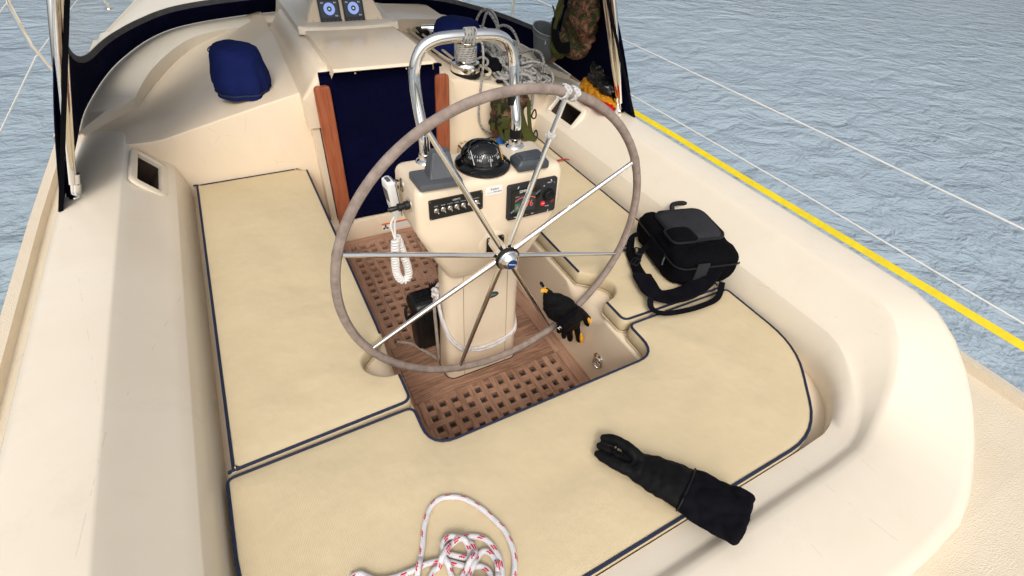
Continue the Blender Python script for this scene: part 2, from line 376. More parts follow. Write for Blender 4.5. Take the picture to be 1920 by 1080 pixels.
def text(body, size, M, mat, parent, name='lettering', ext=.0002, align='CENTER', sx=1.0):
    c = bpy.data.curves.new(name, 'FONT'); c.body = body; c.size = size; c.align_x = align; c.align_y = 'CENTER'; c.extrude = ext; c.resolution_u = 2
    tmp = bpy.data.objects.new('tmp', c); COL.objects.link(tmp)
    dg = bpy.context.evaluated_depsgraph_get(); me = bpy.data.meshes.new_from_object(tmp.evaluated_get(dg)); bpy.data.objects.remove(tmp)
    me.transform(M @ Matrix.Diagonal((sx, 1, 1, 1))); me.materials.clear(); me.materials.append(mat); me.name = name
    o = bpy.data.objects.new(name, me); COL.objects.link(o); o.parent = parent; return o
def stack_heights(P, r, base, skip=14, lift=1.75):
    """rope laid on a surface: later passes climb over earlier ones"""
    out = []
    for i, p in enumerate(P):
        z = base
        for j in range(0, i - skip):
            q = out[j]
            if (q.x - p.x) ** 2 + (q.y - p.y) ** 2 < (1.5 * r) ** 2: z = max(z, q.z + lift * r)
        out.append(V(p.x, p.y, z))
    for _ in range(5):
        zs = [o.z for o in out]
        for i in range(1, len(out) - 1): out[i].z = max(out[i].z * .6, (zs[i - 1] + zs[i] * 2 + zs[i + 1]) / 4) if zs[i] > base + 1e-5 or max(zs[i-1], zs[i+1]) > base + 1e-5 else zs[i]
    return out
def mirror(pts): return [(-p[0], *p[1:]) for p in pts]

# =================================================================== SETTING
# ---- sea
bm = bmesh.new(); bmesh.ops.create_grid(bm, x_segments=2, y_segments=2, size=3000)
bmesh.ops.translate(bm, verts=bm.verts, vec=(0, 0, -1.0))
tag(finish(bm, 'sea', WATER, smooth=False), 'rippled grey blue sea around the boat', kind='structure')

# ---- cockpit sole: drain pan + gratings of single slats + margin planks
bm = bmesh.new(); box(bm, (0, .36, -.05), (.76, 1.66, .03))
sole = tag(finish(bm, 'cockpit_sole', PAN), 'weathered teak cockpit sole with square-holed gratings', kind='structure')
PIT = .04939
def slat(axis, c, length, width, z, h, mat, name='slat'):
    bm = bmesh.new(); s = (length, width, h) if axis == 0 else (width, length, h)
    box(bm, (c[0], c[1], z - h / 2), s, .0015, seg=1); return finish(bm, name, mat, sole)
def grating(xc, nx, y0, ny):
    """xc: x of first hole column; y0: y of first (forward) hole row; nx, ny hole counts"""
    bw = PIT * .53
    xs = [xc + (i - .5) * PIT for i in range(nx + 1)]; ys = [y0 - (j - .5) * PIT for j in range(ny + 1)]
    xmid = (xs[0] + xs[-1]) / 2; ymid = (ys[0] + ys[-1]) / 2
    for x in xs: slat(1, (x, ymid), ys[0] - ys[-1] + bw, bw, -.0005 - random.random() * .0006, .024, TEAKY)
    for y in ys: slat(0, (xmid, y), xs[-1] - xs[0] + bw - .002, bw, -.0007 - random.random() * .0005, .018, TEAKX)
    return xs[0] - bw / 2, xs[-1] + bw / 2, ys[-1] - bw / 2, ys[0] + bw / 2
fx0, fx1, fy0, fy1 = grating(-.2697, 12, 1.0703, 15)      # forward grating
ax0, ax1, ay0, ay1 = grating(-.2647, 12, .0028, 9)         # aft grating
g = .0015
def plank(x0, x1, y0, y1, mat):
    bm = bmesh.new(); box(bm, ((x0 + x1) / 2, (y0 + y1) / 2, -.012), (x1 - x0 - g, y1 - y0 - g, .024 - random.random() * .0008), .0015, seg=1); finish(bm, 'plank', mat, sole)
for sx in (-1, 1):      # margins fore and aft
    a, b_ = (fx1, .372) if sx > 0 else (-.372, fx0)
    plank(a, b_, ay1, 1.149, TEAKY)
    a, b_ = (ax1, .372) if sx > 0 else (-.372, ax0)
    plank(a, b_, -.42, ay1, TEAKY)
ym = [ay1, ay1 + .085, ay1 + .17, ay1 + .25, fy0]
for a, b_ in zip(ym, ym[1:]): plank(fx0, fx1, a, b_, TEAKX)
plank(fx0, fx1, fy1, 1.149, TEAKX)
# round access plate set in the forward grating
bm = bmesh.new(); lathe(bm, [(.001, -.02), (.052, -.02), (.052, .001), (.050, .0018), (.012, .0018), (.011, .0005), (.001, .0005)], Matrix.Translation((0, .752, 0)), 36)
ap = finish(bm, 'access_plate', TEAKY, sole)
bm = bmesh.new(); tube(bm, [(.040 * cos(a), .752 + .040 * sin(a), .0018) for a in [2 * pi * k / 40 for k in range(40)]], .0006, 6, closed=True); finish(bm, 'groove_ring', DARKPRINT, ap)
bm = bmesh.new(); lathe(bm, [(.001, .001), (.010, .001), (.010, .003), (.007, .0035), (.006, .0015), (.001, .0015)], Matrix.Translation((0, .752, 0)), 20); finish(bm, 'lifting_hole', STEELW, ap)

# ---- seat mouldings either side of the well, with a softened scoop where the wheel passes
def seat_moulding(sx):
    bm = bmesh.new(); rings = []
    ysamp = [-.86, -.5, -.3, -.2, -.15] + [-.13 + .02 * k for k in range(14)] + [.16, .2, .4, .8, 1.2, 1.285]
    for y in ysamp:
        bmp = max(0, 1 - ((y + .005) / .125) ** 2); r = .014 + .075 * bmp ** .8
        xw = .374; prof = [(.368, -.03), (.368, .0), (xw, .318 - r)]
        for k in range(1, 8):
            a = radians(180 - 90 * k / 8); prof.append((xw + r + r * cos(a), .318 - r + r * sin(a)))
        prof += [(xw + r, .318), (.60, .318), (.95, .318)]
        rings.append([V(sx * px, y, pz) for px, pz in prof])
    loft(bm, rings, caps=False, closed_u=False)
    return finish(bm, 'seat_moulding', GEL)
tag(seat_moulding(1), 'cream moulded starboard seat side below the cushion', kind='structure')
tag(seat_moulding(-1), 'cream moulded port seat side below the cushion', kind='structure')
bm = bmesh.new(); loft(bm, [[V(-.40, -.40, -.03), V(-.40, -.405, .305), V(-.40, -.42, .318), V(-.40, -.86, .318)], [V(.40, -.40, -.03), V(.40, -.405, .305), V(.40, -.42, .318), V(.40, -.86, .318)]], caps=False, closed_u=False)
tag(finish(bm, 'aft_seat_moulding', GEL), 'cream moulded aft seat front below the cushion', kind='structure')

# ---- coaming: a U round the cockpit, side profile blending into a low aft deck
SIDE = [(0, .30), (0, .385), (.020, .479), (.0222, .4822), (.048, .5045), (.058, .513), (.128, .5755), (.151, .5965), (.1545, .5990), (.160, .6005), (.30, .604), (.322, .598), (.335, .58), (.345, .30)]
AFT = [(0, .30), (0, .372), (.03, .380), (.055, .384), (.062, .386), (.068, .390), (.076, .402), (.086, .409), (.10, .412), (.14, .414), (.30, .416), (.32, .412), (.335, .40), (.345, .30)]
CUB0, CUB1 = .995, 1.235
POCKETS = []
POCKETSHADE = plain('locker_pocket_shade', (.060, .038, .024), .85, var=.3, vscale=20)  # recess shade put into the colour: pocket walls painted dark brown
def coaming():
    path = []      # (x, y, nx, ny, blend)
    for y in (2.9, 2.3, 1.8, 1.45, 1.3, CUB1, CUB0, .9, .6, .3, 0, -.25, -.42): path.append((.877, y, 1, 0, 0))
    for k in range(1, 10):
        a = radians(90 * k / 10); path.append((.607 + .27 * cos(a), -.55 - .265 * sin(a) + .0, cos(a), -sin(a), min(1, max(0, (k - 1) / 7))))
    path.append((.55, -.815, 0, -1, 1)); path.append((0.1, -.815, 0, -1, 1))
    full = path + [(-x, y, -nx, ny, b) for x, y, nx, ny, b in path[::-1]]
    bm = bmesh.new(); R = []
    for x, y, nx, ny, bl in full:
        b_ = bl * bl * (3 - 2 * bl); row = []
        for (d0, z0), (d1, z1) in zip(SIDE, AFT):
            d = d0 + (d1 - d0) * b_; z = z0 + (z1 - z0) * b_; row.append(bm.verts.new((x + nx * d, y + ny * d, z)))
        R.append(row)
    nP = len(SIDE); cub = []
    for i in range(len(R) - 1):
        for k in range(nP - 1):
            y0, y1 = full[i][1], full[i + 1][1]
            if k == 5 and {round(y0, 3), round(y1, 3)} == {CUB0, CUB1}:
                cub.append((R[i][k], R[i + 1][k], R[i + 1][k + 1], R[i][k + 1])); continue
            bm.faces.new((R[i][k], R[i + 1][k], R[i + 1][k + 1], R[i][k + 1]))
    for q in cub:   # a real locker pocket behind each opening
        sx = 1 if q[0].co.x > 0 else -1
        POCKETS.append((sx, [v.co.copy() for v in q]))
    # outer skin up to the side deck is part of the deck object
    o = finish(bm, 'coaming', GEL2, sharp=60); return o
coam = tag(coaming(), 'pale cream cockpit coaming around the seats', kind='structure')
for sx, q in POCKETS:
    bm = bmesh.new(); n_ = V(sx * .76, 0, -.65)
    loft(bm, [q, [p + n_ * .02 for p in q], [p + n_ * .17 + V(0, 0, -.03) for p in q]], caps=False); bm.faces.new([bm.verts.new(p + n_ * .17 + V(0, 0, -.03)) for p in q])
    finish(bm, 'locker_pocket_shade', POCKETSHADE, coam)
for sx in (1, -1):      # moulded frame lip round the pocket
    bm = bmesh.new(); nrm = V(-sx * .76, 0, .65); up = V(sx * .65, 0, .76)
    c0 = V(sx * (.877 + .091), (CUB0 + CUB1) / 2, .544)
    ring = rrect(0, 0, .142, .068, .03, 5)
    inner = rrect(0, 0, .112, .042, .008, 5)
    def P3(p, h): return c0 + V(0, p[0], 0) + up * p[1] + nrm * h
    loft(bm, [[P3(p, -.004) for p in ring], [P3(p, .005) for p in ring], [P3((p[0] * .965, p[1] * .94), .009) for p in ring], [P3((p[0] * 1.04, p[1] * 1.06), .009) for p in inner], [P3(p, .004) for p in inner], [P3(p, -.012) for p in inner]], caps=False)
    finish(bm, 'locker_frame', GEL2, coam)
# ---- side decks and hull sides
for sx, nm in ((1, 'starboard'), (-1, 'port')):
    bm = bmesh.new(); rings = []
    for y, xi, zi in ((-3.0, 0, .33), (-1.17, 0, .33), (-1.14, .70, .335), (-.9, .90, .34), (-.3, 1.10, .36), (0, 1.177, .37), (1.2, 1.177, .37), (2.4, 1.177, .37), (3.6, 1.177, .37)):
        e = 1.42 - .03 * ((y - .8) / 2) ** 2
        rings.append([V(sx * xi, y, zi), V(sx * (e - .04), y, .355), V(sx * (e - .035), y, .385), V(sx * e, y, .385), V(sx * (e + .02), y, .33), V(sx * (e - .05), y, -1.2)])
    loft(bm, rings, caps=False, closed_u=False)
    tag(finish(bm, 'side_deck', GRIP), 'narrow cream %s side deck and hull side' % nm, kind='structure')
# ---- bulkhead, winch platforms and cabin top
bm = bmesh.new()
box(bm, (0, 1.185, .042), (.80, .07, .126), .012)          # sill under the companionway
sill = tag(finish(bm, 'companionway_sill', GEL), 'cream sill step below the navy companionway screen', kind='structure')
for sx, nm in ((1, 'starboard'), (-1, 'port')):
    bm = bmesh.new()
    xs = [.325, .345, .50, .65, .80, .90, .95, 1.12]
    def topz(x, y): return .727 - .118 * (x - .36) / .5 * (1 if x > .36 else 0) + max(0, y - 1.28) * .035 + (max(0, x - .92) * .25)
    rings = []
    for x in xs:
        rings.append([V(sx * x, 1.282, .0), V(sx * x, 1.280, topz(x, 1.28) - .012), V(sx * x, 1.284, topz(x, 1.28) - .003), V(sx * x, 1.294, topz(x, 1.28))] + [V(sx * x, y, topz(x, y)) for y in (1.5, 1.8, 2.2, 2.6)])
    loft(bm, rings, caps=False, closed_u=False)
    # inner face towards the companionway
    a = [V(sx * .325, 1.282, 0), V(sx * .325, 1.28, topz(.325, 1.28) - .012), V(sx * .325, 1.294, topz(.325, 1.294)), V(sx * .325, 2.6, topz(.325, 2.6))]
    f = [bm.verts.new(p) for p in a + [V(sx * .325, 2.6, 0)]]; bm.faces.new(f)
    tag(finish(bm, 'bulkhead', GEL), 'cream %s bulkhead with the flat winch platform on top' % nm, kind='structure')
# cabin front lip that carries the sprayhood
DB = [V(1.19, .82, .60), V(1.18, 1.25, .62), V(1.15, 1.6, .655), V(1.03, 2.02, .70), V(.8, 2.35, .74), V(.4, 2.5, .76), V(0, 2.55, .765)]
DT = [V(.80, .98, 1.48), V(.86, 1.22, 1.5), V(.88, 1.45, 1.52), V(.80, 1.68, 1.53), V(.6, 1.8, 1.54), V(.3, 1.85, 1.55), V(0, 1.86, 1.55)]
def dpath(P):
    h = smoothpath(P, 10); return h + [V(-p.x, p.y, p.z) for p in h[-2::-1]]
DBs, DTs = dpath(DB), dpath(DT)
bm = bmesh.new(); rings = []
for i in range(14, len(DBs) - 14):
    p = DBs[i]; t_ = (DBs[i + 1] - DBs[i - 1]); n_ = V(t_.y, -t_.x, 0).normalized()   # outward of U?
    if n_.dot(V(p.x, p.y - 1.2, 0)) < 0: n_ = -n_
    k = min(1, (i - 14) / 8, (len(DBs) - 15 - i) / 8)
    rings.append([p - n_ * (.15 * k + .01) + V(0, 0, -.13), p - n_ * (.145 * k + .008) + V(0, 0, -.018), p - n_ * (.125 * k + .005) + V(0, 0, -.006), p + n_ * .05 + V(0, 0, -.004), p + n_ * .09 + V(0, 0, -.02), p + n_ * .12 + V(0, 0, -.25)])
loft(bm, rings, caps=False, closed_u=False)
tag(finish(bm, 'cabin_lip', GEL2), 'raised cream lip of the cabin top under the sprayhood', kind='structure')
bm = bmesh.new()        # cabin top outside, forward of the sprayhood
rings = []
for y, z, hw in ((2.45, .70, 1.15), (2.7, .735, 1.12), (3.4, .76, .98), (4.6, .72, .74), (5.4, .60, .5), (5.8, .42, .35)):
    rings.append([V(-hw - .06, y, .30), V(-hw, y, z - .08), V(-hw * .85, y, z), V(0, y, z + .035), V(hw * .85, y, z), V(hw, y, z - .08), V(hw + .06, y, .30)])
loft(bm, rings, caps=False, closed_u=False)
tag(finish(bm, 'cabin_top', GEL2), 'cream cabin top forward of the sprayhood', kind='structure')
bm = bmesh.new(); rings = []
for y, e in ((2.4, 1.40), (3.6, 1.34), (5, 1.1), (6.5, .68), (7.6, .2), (7.9, .03)):
    rings.append([V(-e + .02, y, -1.2), V(-e - .02, y, .33), V(-e, y, .385), V(-e + .04, y, .36), V(0, y, .40), V(e - .04, y, .36), V(e, y, .385), V(e + .02, y, .33), V(e - .02, y, -1.2)])
loft(bm, rings, caps=False, closed_u=False)
tag(finish(bm, 'fore_deck', GRIP), 'cream foredeck running to the bow', kind='structure')
# ---- companionway: sliding hatch, sea hood
bm = bmesh.new()
ring = lambda x: [V(x, 1.13, .845), V(x, 1.115, .852), V(x, 1.125, .862), V(x, 1.30, .872), V(x, 1.68, .868), V(x, 1.74, .85)]
loft(bm, [[v + V(0, .02, -.03) for v in ring(-.225)], ring(-.215), ring(-.195), ring(0), ring(.195), ring(.215), [v + V(0, .02, -.03) for v in ring(.225)]], caps=False, closed_u=False)
tag(finish(bm, 'sliding_hatch', GEL), 'smooth cream sliding hatch over the companionway', 'hatch')
bm = bmesh.new()
loft(bm, [[V(x, 1.655 + .02 * (abs(x) / .24) ** 4, .852), V(x, 1.66 + .02 * (abs(x) / .24) ** 4, .880), V(x, 1.68, .887), V(x, 2.3, .885), V(x, 2.48, .78)] for x in (-.245, -.24, -.2, -.1, 0, .1, .2, .24, .245)], caps=False, closed_u=False)
for sx in (1, -1):
    q = [bm.verts.new(v) for v in (V(sx * .245, 1.675, .852), V(sx * .245, 1.68, .880), V(sx * .245, 1.69, .886), V(sx * .245, 2.3, .885), V(sx * .245, 2.48, .78), V(sx * .29, 2.45, .72), V(sx * .30, 1.60, .735), V(sx * .27, 1.60, .80))]
    bm.faces.new(q)
tag(finish(bm, 'sea_hood', GEL2, sharp=30), 'cream sea hood in front of the sliding hatch', 'sea hood')
for sx in (1, -1):      # hatch runners beside the slide
    bm = bmesh.new(); loft(bm, [[V(sx * .20, y, .60), V(sx * .20, y, .835 - dz), V(sx * .212, y, .846 - dz), V(sx * .250, y, .846 - dz), V(sx * .268, y, .832 - dz), V(sx * .345, y, .728 - dz * .3), V(sx * .345, y, .60)] for y, dz in ((1.19, .03), (1.20, .008), (1.215, 0), (1.5, 0), (2.2, 0))])
    tag(finish(bm, 'hatch_runner', GEL), 'cream hatch runner on the %s side of the sliding hatch' % ('starboard' if sx > 0 else 'port'), 'hatch runner')

# =================================================================== CUSHIONS
def densify(P, step=.02):
    out = []; L = len(P)
    for i in range(L):
        a, b_ = P[i], P[(i + 1) % L]; d = sqrt((a[0] - b_[0]) ** 2 + (a[1] - b_[1]) ** 2); n = max(1, int(d / step))
        for k in range(n): out.append((a[0] + (b_[0] - a[0]) * k / n, a[1] + (b_[1] - a[1]) * k / n))
    return out
def roundpoly(P, rad):
    """round each corner i by rad[i]"""
    out = []; L = len(P)
    for i in range(L):
        p0, p1, p2 = Vector(P[i - 1]), Vector(P[i]), Vector(P[(i + 1) % L]); r = rad[i] if isinstance(rad, list) else rad
        if r <= 0: out.append(tuple(p1)); continue
        a = (p0 - p1).normalized(); b_ = (p2 - p1).normalized(); r = min(r, (p0 - p1).length * .49, (p2 - p1).length * .49)
        q0, q1 = p1 + a * r, p1 + b_ * r
        for k in range(7):
            t = k / 6; out.append(tuple((q0 * (1 - t) ** 2 + p1 * 2 * t * (1 - t) + q1 * t * t)))
    return out
def offset(P, d):
    L = len(P); out = []
    ar = sum(P[i][0] * P[(i + 1) % L][1] - P[(i + 1) % L][0] * P[i][1] for i in range(L)); sg = 1 if ar > 0 else -1
    for i in range(L):
        a, b_, c = Vector(P[i - 1]), Vector(P[i]), Vector(P[(i + 1) % L])
        t1, t2 = (b_ - a), (c - b_); t1 = t1.normalized() if t1.length > 1e-9 else t2.normalized(); t2 = t2.normalized() if t2.length > 1e-9 else t1
        n_ = V(-t1.y - t2.y, t1.x + t2.x, 0) * sg
        n_ = n_.normalized() if n_.length > 1e-6 else V(-t1.y, t1.x, 0) * sg
        m_ = max(.6, n_.dot(V(-t1.y, t1.x, 0) * sg)); out.append((b_.x + n_.x * d / m_, b_.y + n_.y * d / m_))
    return out
CZ0, CZ1 = .3195, .385
def cushion(outline, label, pipes, seed):
    P = densify(outline, .018)
    t = thing('seat_cushion', label, 'cushion', 'canvas seat cushions around the cockpit')
    bm = bmesh.new(); r = .009
    prof = [(.010, CZ0), (.002, CZ0 + .004), (-.002, CZ0 + .02), (-.003, (CZ0 + CZ1) / 2), (-.002, CZ1 - r * 1.6), (.0, CZ1 - r), (r * .3, CZ1 - r * .28), (r, CZ1 - .0005)]
    rings = [[V(x, y, z) for x, y in offset(P, d)] for d, z in prof]
    R = loft(bm, rings, caps=False)
    b0 = [Vector((v.co.x, v.co.y)) for v in R[0]]
    vo, eo, fo, ov, oe, of_ = delaunay_2d_cdt(b0, [(i, (i + 1) % len(b0)) for i in range(len(b0))], [], 1, 1e-6)
    for f in fo:
        vv = [R[0][ov[i][0]] for i in f if ov[i]]
        if len(set(vv)) == 3: bm.faces.new(vv)
    top = [Vector((v.co.x, v.co.y)) for v in R[-1]]; n = len(top)
    xs = [v.x for v in top]; ys = [v.y for v in top]; pts = list(top); stp = .03
    import itertools
    def inside(x, y):
        c = False
        for i in range(n):
            a, b_ = top[i], top[i - 1]
            if (a.y > y) != (b_.y > y) and x < (b_.x - a.x) * (y - a.y) / (b_.y - a.y) + a.x: c = not c
        return c
    def dist(x, y): return min((v.x - x) ** 2 + (v.y - y) ** 2 for v in top) ** .5
    inner = []
    X = min(xs)
    while X < max(xs):
        Y = min(ys)
        while Y < max(ys):
            if inside(X, Y):
                d = dist(X, Y)
                if d > .012: inner.append((Vector((X + random.uniform(-.004, .004), Y + random.uniform(-.004, .004))), d))
            Y += stp
        X += stp
    allp = pts + [p for p, d in inner]
    vo, eo, fo, ov, oe, of_ = delaunay_2d_cdt(allp, [(i, (i + 1) % n) for i in range(n)], [], 1, 1e-6)
    dd = {i + n: d for i, (p, d) in enumerate(inner)}
    bv = []
    for i, p in enumerate(vo):
        src = ov[i][0] if ov[i] else -1
        if 0 <= src < n: bv.append(R[-1][src])
        else:
            d = dd.get(src, .05); fall = min(1, d / .16); q = V(p.x, p.y, seed)
            z = CZ1 + .010 * fall * (2 - fall) + fall * (.007 * noise.noise(q * 4.5) + .0035 * noise.noise(q * 11)) + .002 * noise.noise(q * 30) * min(1, d / .04)
            bv.append(bm.verts.new((p.x, p.y, z)))
    for f in fo:
        vv = [bv[i] for i in f]
        if len(set(vv)) == 3:
            try: bm.faces.new(vv)
            except ValueError: pass
    finish(bm, 'cover', CUSH, t, sharp=55)
    for (a, b_) in pipes:       # runs of piping along the top edge between two outline points
        ia = min(range(len(P)), key=lambda i: (P[i][0] - a[0]) ** 2 + (P[i][1] - a[1]) ** 2)
        ib = min(range(len(P)), key=lambda i: (P[i][0] - b_[0]) ** 2 + (P[i][1] - b_[1]) ** 2)
        seq = []; i = ia
        while True:
            seq.append(P[i]);
            if i == ib: break
            i = (i + 1) % len(P)
        bm = bmesh.new(); Q = [V(x, y, CZ1 - .0015) for x, y in seq]; Q = [V(*offset_pt(seq, k, .002), CZ1 - .001) for k in range(len(seq))]
        tube(bm, Q, .0032, 8); tube(bm, [q + V(0, 0, 0) for q in [V(*offset_pt(seq, k, .0052), CZ1 + .0008) for k in range(len(seq))]], .0020, 6)
        finish(bm, 'piping', PIPE, t)
    # bottom binding
    bm = bmesh.new(); tube(bm, [V(x, y, CZ0 + .004) for x, y in offset(P, -.001)], .003, 6, closed=True); finish(bm, 'lower_piping', CUSH, t)
    return t
def offset_pt(seq, k, d):      # inward is to the left of a counter-clockwise outline
    a = Vector(seq[max(k - 1, 0)]); b_ = Vector(seq[min(k + 1, len(seq) - 1)]); t = (b_ - a).normalized()
    return (seq[k][0] - t.y * d, seq[k][1] + t.x * d)
# outlines counter-clockwise seen from above
scoop = [(.386, -.093), (.424, -.085), (.455, -.064), (.474, -.030), (.466, .014), (.430, .048), (.387, .086)]
sc = [(p.x, p.y) for p in smoothpath([(x, y, 0) for x, y in scoop], 5)]
stb = roundpoly([(.868, 1.262), (.41, 1.268)], [.02, .03]) + [(.386, 1.24), (.386, .12)] + sc[::-1] + roundpoly([(.384, -.10), (.384, -.203), (.868, -.216)], [0, .03, .02])[0:]
cushion(stb, 'long sand canvas starboard seat cushion under the black camera bag', [((.386, 1.24), (.386, .10)), ((.384, -.10), (.868, -.20)), ((.868, -.20), (.45, 1.268))], 1.3)
prt = [(-x, y) for x, y in stb][::-1]
cushion(prt, 'long sand canvas port seat cushion left of the steering pedestal', [((-.386, .10), (-.386, 1.24)), ((-.868, -.20), (-.384, -.10)), ((-.41, 1.268), (-.868, -.20))], 5.1)
aft = roundpoly([(.865, -.228), (.386, -.222), (.386, -.364), (-.386, -.364), (-.386, -.222), (-.865, -.228), (-.865, -.55), (-.62, -.809), (.62, -.809), (.865, -.55)], [.02, .028, .085, .085, .028, .02, .12, .12, .12, .12])
cushion(aft, 'wide sand canvas aft seat cushion carrying the red and white rope', [((.865, -.24), (.84, -.228))], 9.2)
t_aft = [o for o in COL.objects if o.get('label', '').startswith('wide sand')][0]
Pa = densify(aft, .018); bm = bmesh.new()
tube(bm, [V(x, y, CZ1 - .001) for x, y in offset(Pa, .002)], .0032, 8, closed=True); tube(bm, [V(x, y, CZ1 + .0008) for x, y in offset(Pa, .0052)], .0020, 6, closed=True)
finish(bm, 'piping', PIPE, t_aft)

# =================================================================== STEERING PEDESTAL (fixed fittings are its parts)
ped = thing('steering_pedestal', 'cream steering pedestal with flared console in the middle of the cockpit', 'pedestal')
bm = bmesh.new(); rings = []
for z, yf, hx in ((0, .092, .152), (.03, .094, .150), (.15, .100, .148), (.30, .110, .147), (.46, .121, .146), (.56, .128, .146)):
    yb = .212; rings.append([V(x, y, z) for x, y in rrect(0, (yf + yb) / 2, hx, (yb - yf) / 2, .034, 8)])
loft(bm, rings); column = finish(bm, 'column', GEL, ped)
for sx in (-.083, .092):
    bm = bmesh.new(); ribbon(bm, [(sx * 1.02, .0915, .004), (sx, .1097 - .0005, .30), (sx * .97, .1245, .53)], .0014, .001, (0, -1, 0)); finish(bm, 'panel_seam', plain('seam_shadow_gap', (.22, .15, .09), .7) if sx < 0 else bpy.data.materials['seam_shadow_gap'], column)
bm = bmesh.new(); tube(bm, [V(x, y, .002) for x, y in rrect(0, .152, .1535, .0615, .035, 8)], .0018, 6, closed=True); finish(bm, 'base_sealant', BLKM, column)
bm = bmesh.new(); rings = []
for z, hx, yf, yb, r in ((.470, .105, .150, .20, .03), (.484, .124, .128, .21, .035), (.502, .135, .110, .22, .036), (.528, .147, .093, .236, .036), (.56, .163, .084, .25, .034), (.62, .192, .077, .268, .030), (.68, .2205, .0755, .276, .026),
                         (.706, .233, .0765, .278, .024), (.724, .239, .078, .278, .022), (.74, .241, .079, .278, .021), (.80, .2415, .083, .278, .020), (.846, .2405, .0865, .278, .020), (.858, .2375, .0905, .275, .022), (.865, .232, .097, .270, .022), (.868, .222, .107, .260, .022)):
    rings.append([V(x, y, z) for x, y in rrect(0, (yf + yb) / 2, hx, (yb - yf) / 2, r, 7)])
loft(bm, rings); console = finish(bm, 'console', GEL, ped, sharp=60)
def fy(z): return .0785 + (z - .735) * .067      # y of the console's aft face
def face(x, z, d=0.0): return V(x, fy(z) - d, z)
def faceM(x, z, d=0.0):      # local x right, y up, z towards the helmsman
    return axisM(face(x, z, d), (0, -1, .067), (1, 0, 0))
# hub boss and seal plate
bm = bmesh.new(); lathe(bm, [(.080, -.03), (.066, -.008), (.057, .002), (.049, .006), (.040, .0075), (.001, .0075)], axisM((0, .082, .640), (0, -1, 0)), 36); finish(bm, 'hub_boss', GEL, console)
bm = bmesh.new(); prism(bm, rrect(0, 0, .030, .034, .006, 3), 0, .004, axisM((0.006, .0725, .634), (0, -1, 0), (1, 0, 0))); sp_ = finish(bm, 'seal_plate', BLK, console)
for dx in (-.025, .025):
    for dz in (-.029, .029):
        bm = bmesh.new(); lathe(bm, [(.001, 0), (.0035, 0), (.003, .002), (.001, .0022)], axisM((dx + .006, .0685, .634 + dz), (0, -1, 0)), 10); finish(bm, 'screw', STEELW, sp_)
# switch panel
sw = bmesh.new(); M = faceM(-.1222, .8065, .0005) @ Matrix.Diagonal((.96, .96, 1, 1)); prism(sw, rrect(0, 0, .0865, .0315, .004, 3), -.002, .0035, M); swp = finish(sw, 'switch_panel', BLK, ped)
for k in range(7):
    px = -.0645 + k * .0215
    pz = -.004
    bm = bmesh.new(); Mk = M @ Matrix.Translation((px, pz, .0035))
    lathe(bm, [(.001, 0), (.0078, 0), (.0078, .0012), (.0066, .0018), (.0052, .0042), (.0036, .0042), (.0034, .003), (.001, .003)], Mk, 18); s_ = finish(bm, 'switch_nut', STEELW, swp)
    bm = bmesh.new(); d = V(.003, -.007, .007) if k < 6 else V(.008, -.001, .006); a = Mk @ V(0, 0, .002); b_ = Mk @ (V(0, 0, .003) + d)
    tube(bm, [a, a.lerp(b_, .5), b_], [.0012, .0015, .0021], 8); finish(bm, 'toggle_lever', STEEL, s_)
Mt = lambda x, y: M @ Matrix.Translation((x, y, .0037))
for k, wd in enumerate(('MAST', 'PUMP', 'COMPT', 'TABLE', 'SPREADER', 'DECK', 'COMPASS')):
    text(wd, .0052 if len(wd) < 6 else .0042, Mt(-.0645 + k * .0215, .0105), GREYPRINT, swp)
text('LIGHTS', .0075, Mt(.0, .0205), WHITEPAINT, swp)
for cx in (-.0825, .0825):
    for cy in (-.0275, .0275):
        bm = bmesh.new(); lathe(bm, [(.001, 0), (.0022, 0), (.0018, .001), (.001, .001)], M @ Matrix.Translation((cx, cy, .0035)), 8); finish(bm, 'screw', STEELW, swp)
# name sticker
bm = bmesh.new(); Mst = faceM(-.0012, .8275, .0008); prism(bm, rrect(0, 0, .0275, .0130, .001, 1), -.001, .0006, Mst); stk = finish(bm, 'name_sticker', WHITEP, ped)
text('Kailani', .0105, Mst @ Matrix.Translation((.002, .0045, .0008)), DARKPRINT, stk)
text('Call Sign', .006, Mst @ Matrix.Translation((-.015, -.0058, .0008)), GREYPRINT, stk); text('WDL8200', .0068, Mst @ Matrix.Translation((.011, -.0055, .0008)), DARKPRINT, stk)
# autopilot control head
Ma = faceM(.128, .776, .0005) @ Matrix.Diagonal((.975, .933, 1, 1)); bm = bmesh.new()
loft(bm, [[Ma @ V(x, y, h) for x, y in rrect(0, 0, a, b_, .007, 4)] for a, b_, h in ((.089, .0625, -.002), (.089, .0625, .009), (.087, .0605, .012), (.001, .001, .0122))])
ap_ = finish(bm, 'autopilot_display', plain('slate_black_plastic', (.012, .014, .018), .5), ped)
bm = bmesh.new(); prism(bm, rrect(-.0265, -.001, .052, .048, .004, 3), .012, .0132, Ma); finish(bm, 'bezel_glass', BLKG, ap_)
bm = bmesh.new(); prism(bm, [(-.066, -.036), (.008, -.036), (.008, .0265), (-.066, .0265)], .0132, .0136, Ma); scr = finish(bm, 'screen', SCREEN, ap_)
Mz = lambda x, y: Ma @ Matrix.Translation((x, y, .0139))
bm = bmesh.new(); pts = [(-.029 + .062 * sin(a), -.043 + .062 * cos(a)) for a in [radians(-37 + 74 * k / 24) for k in range(25)]]
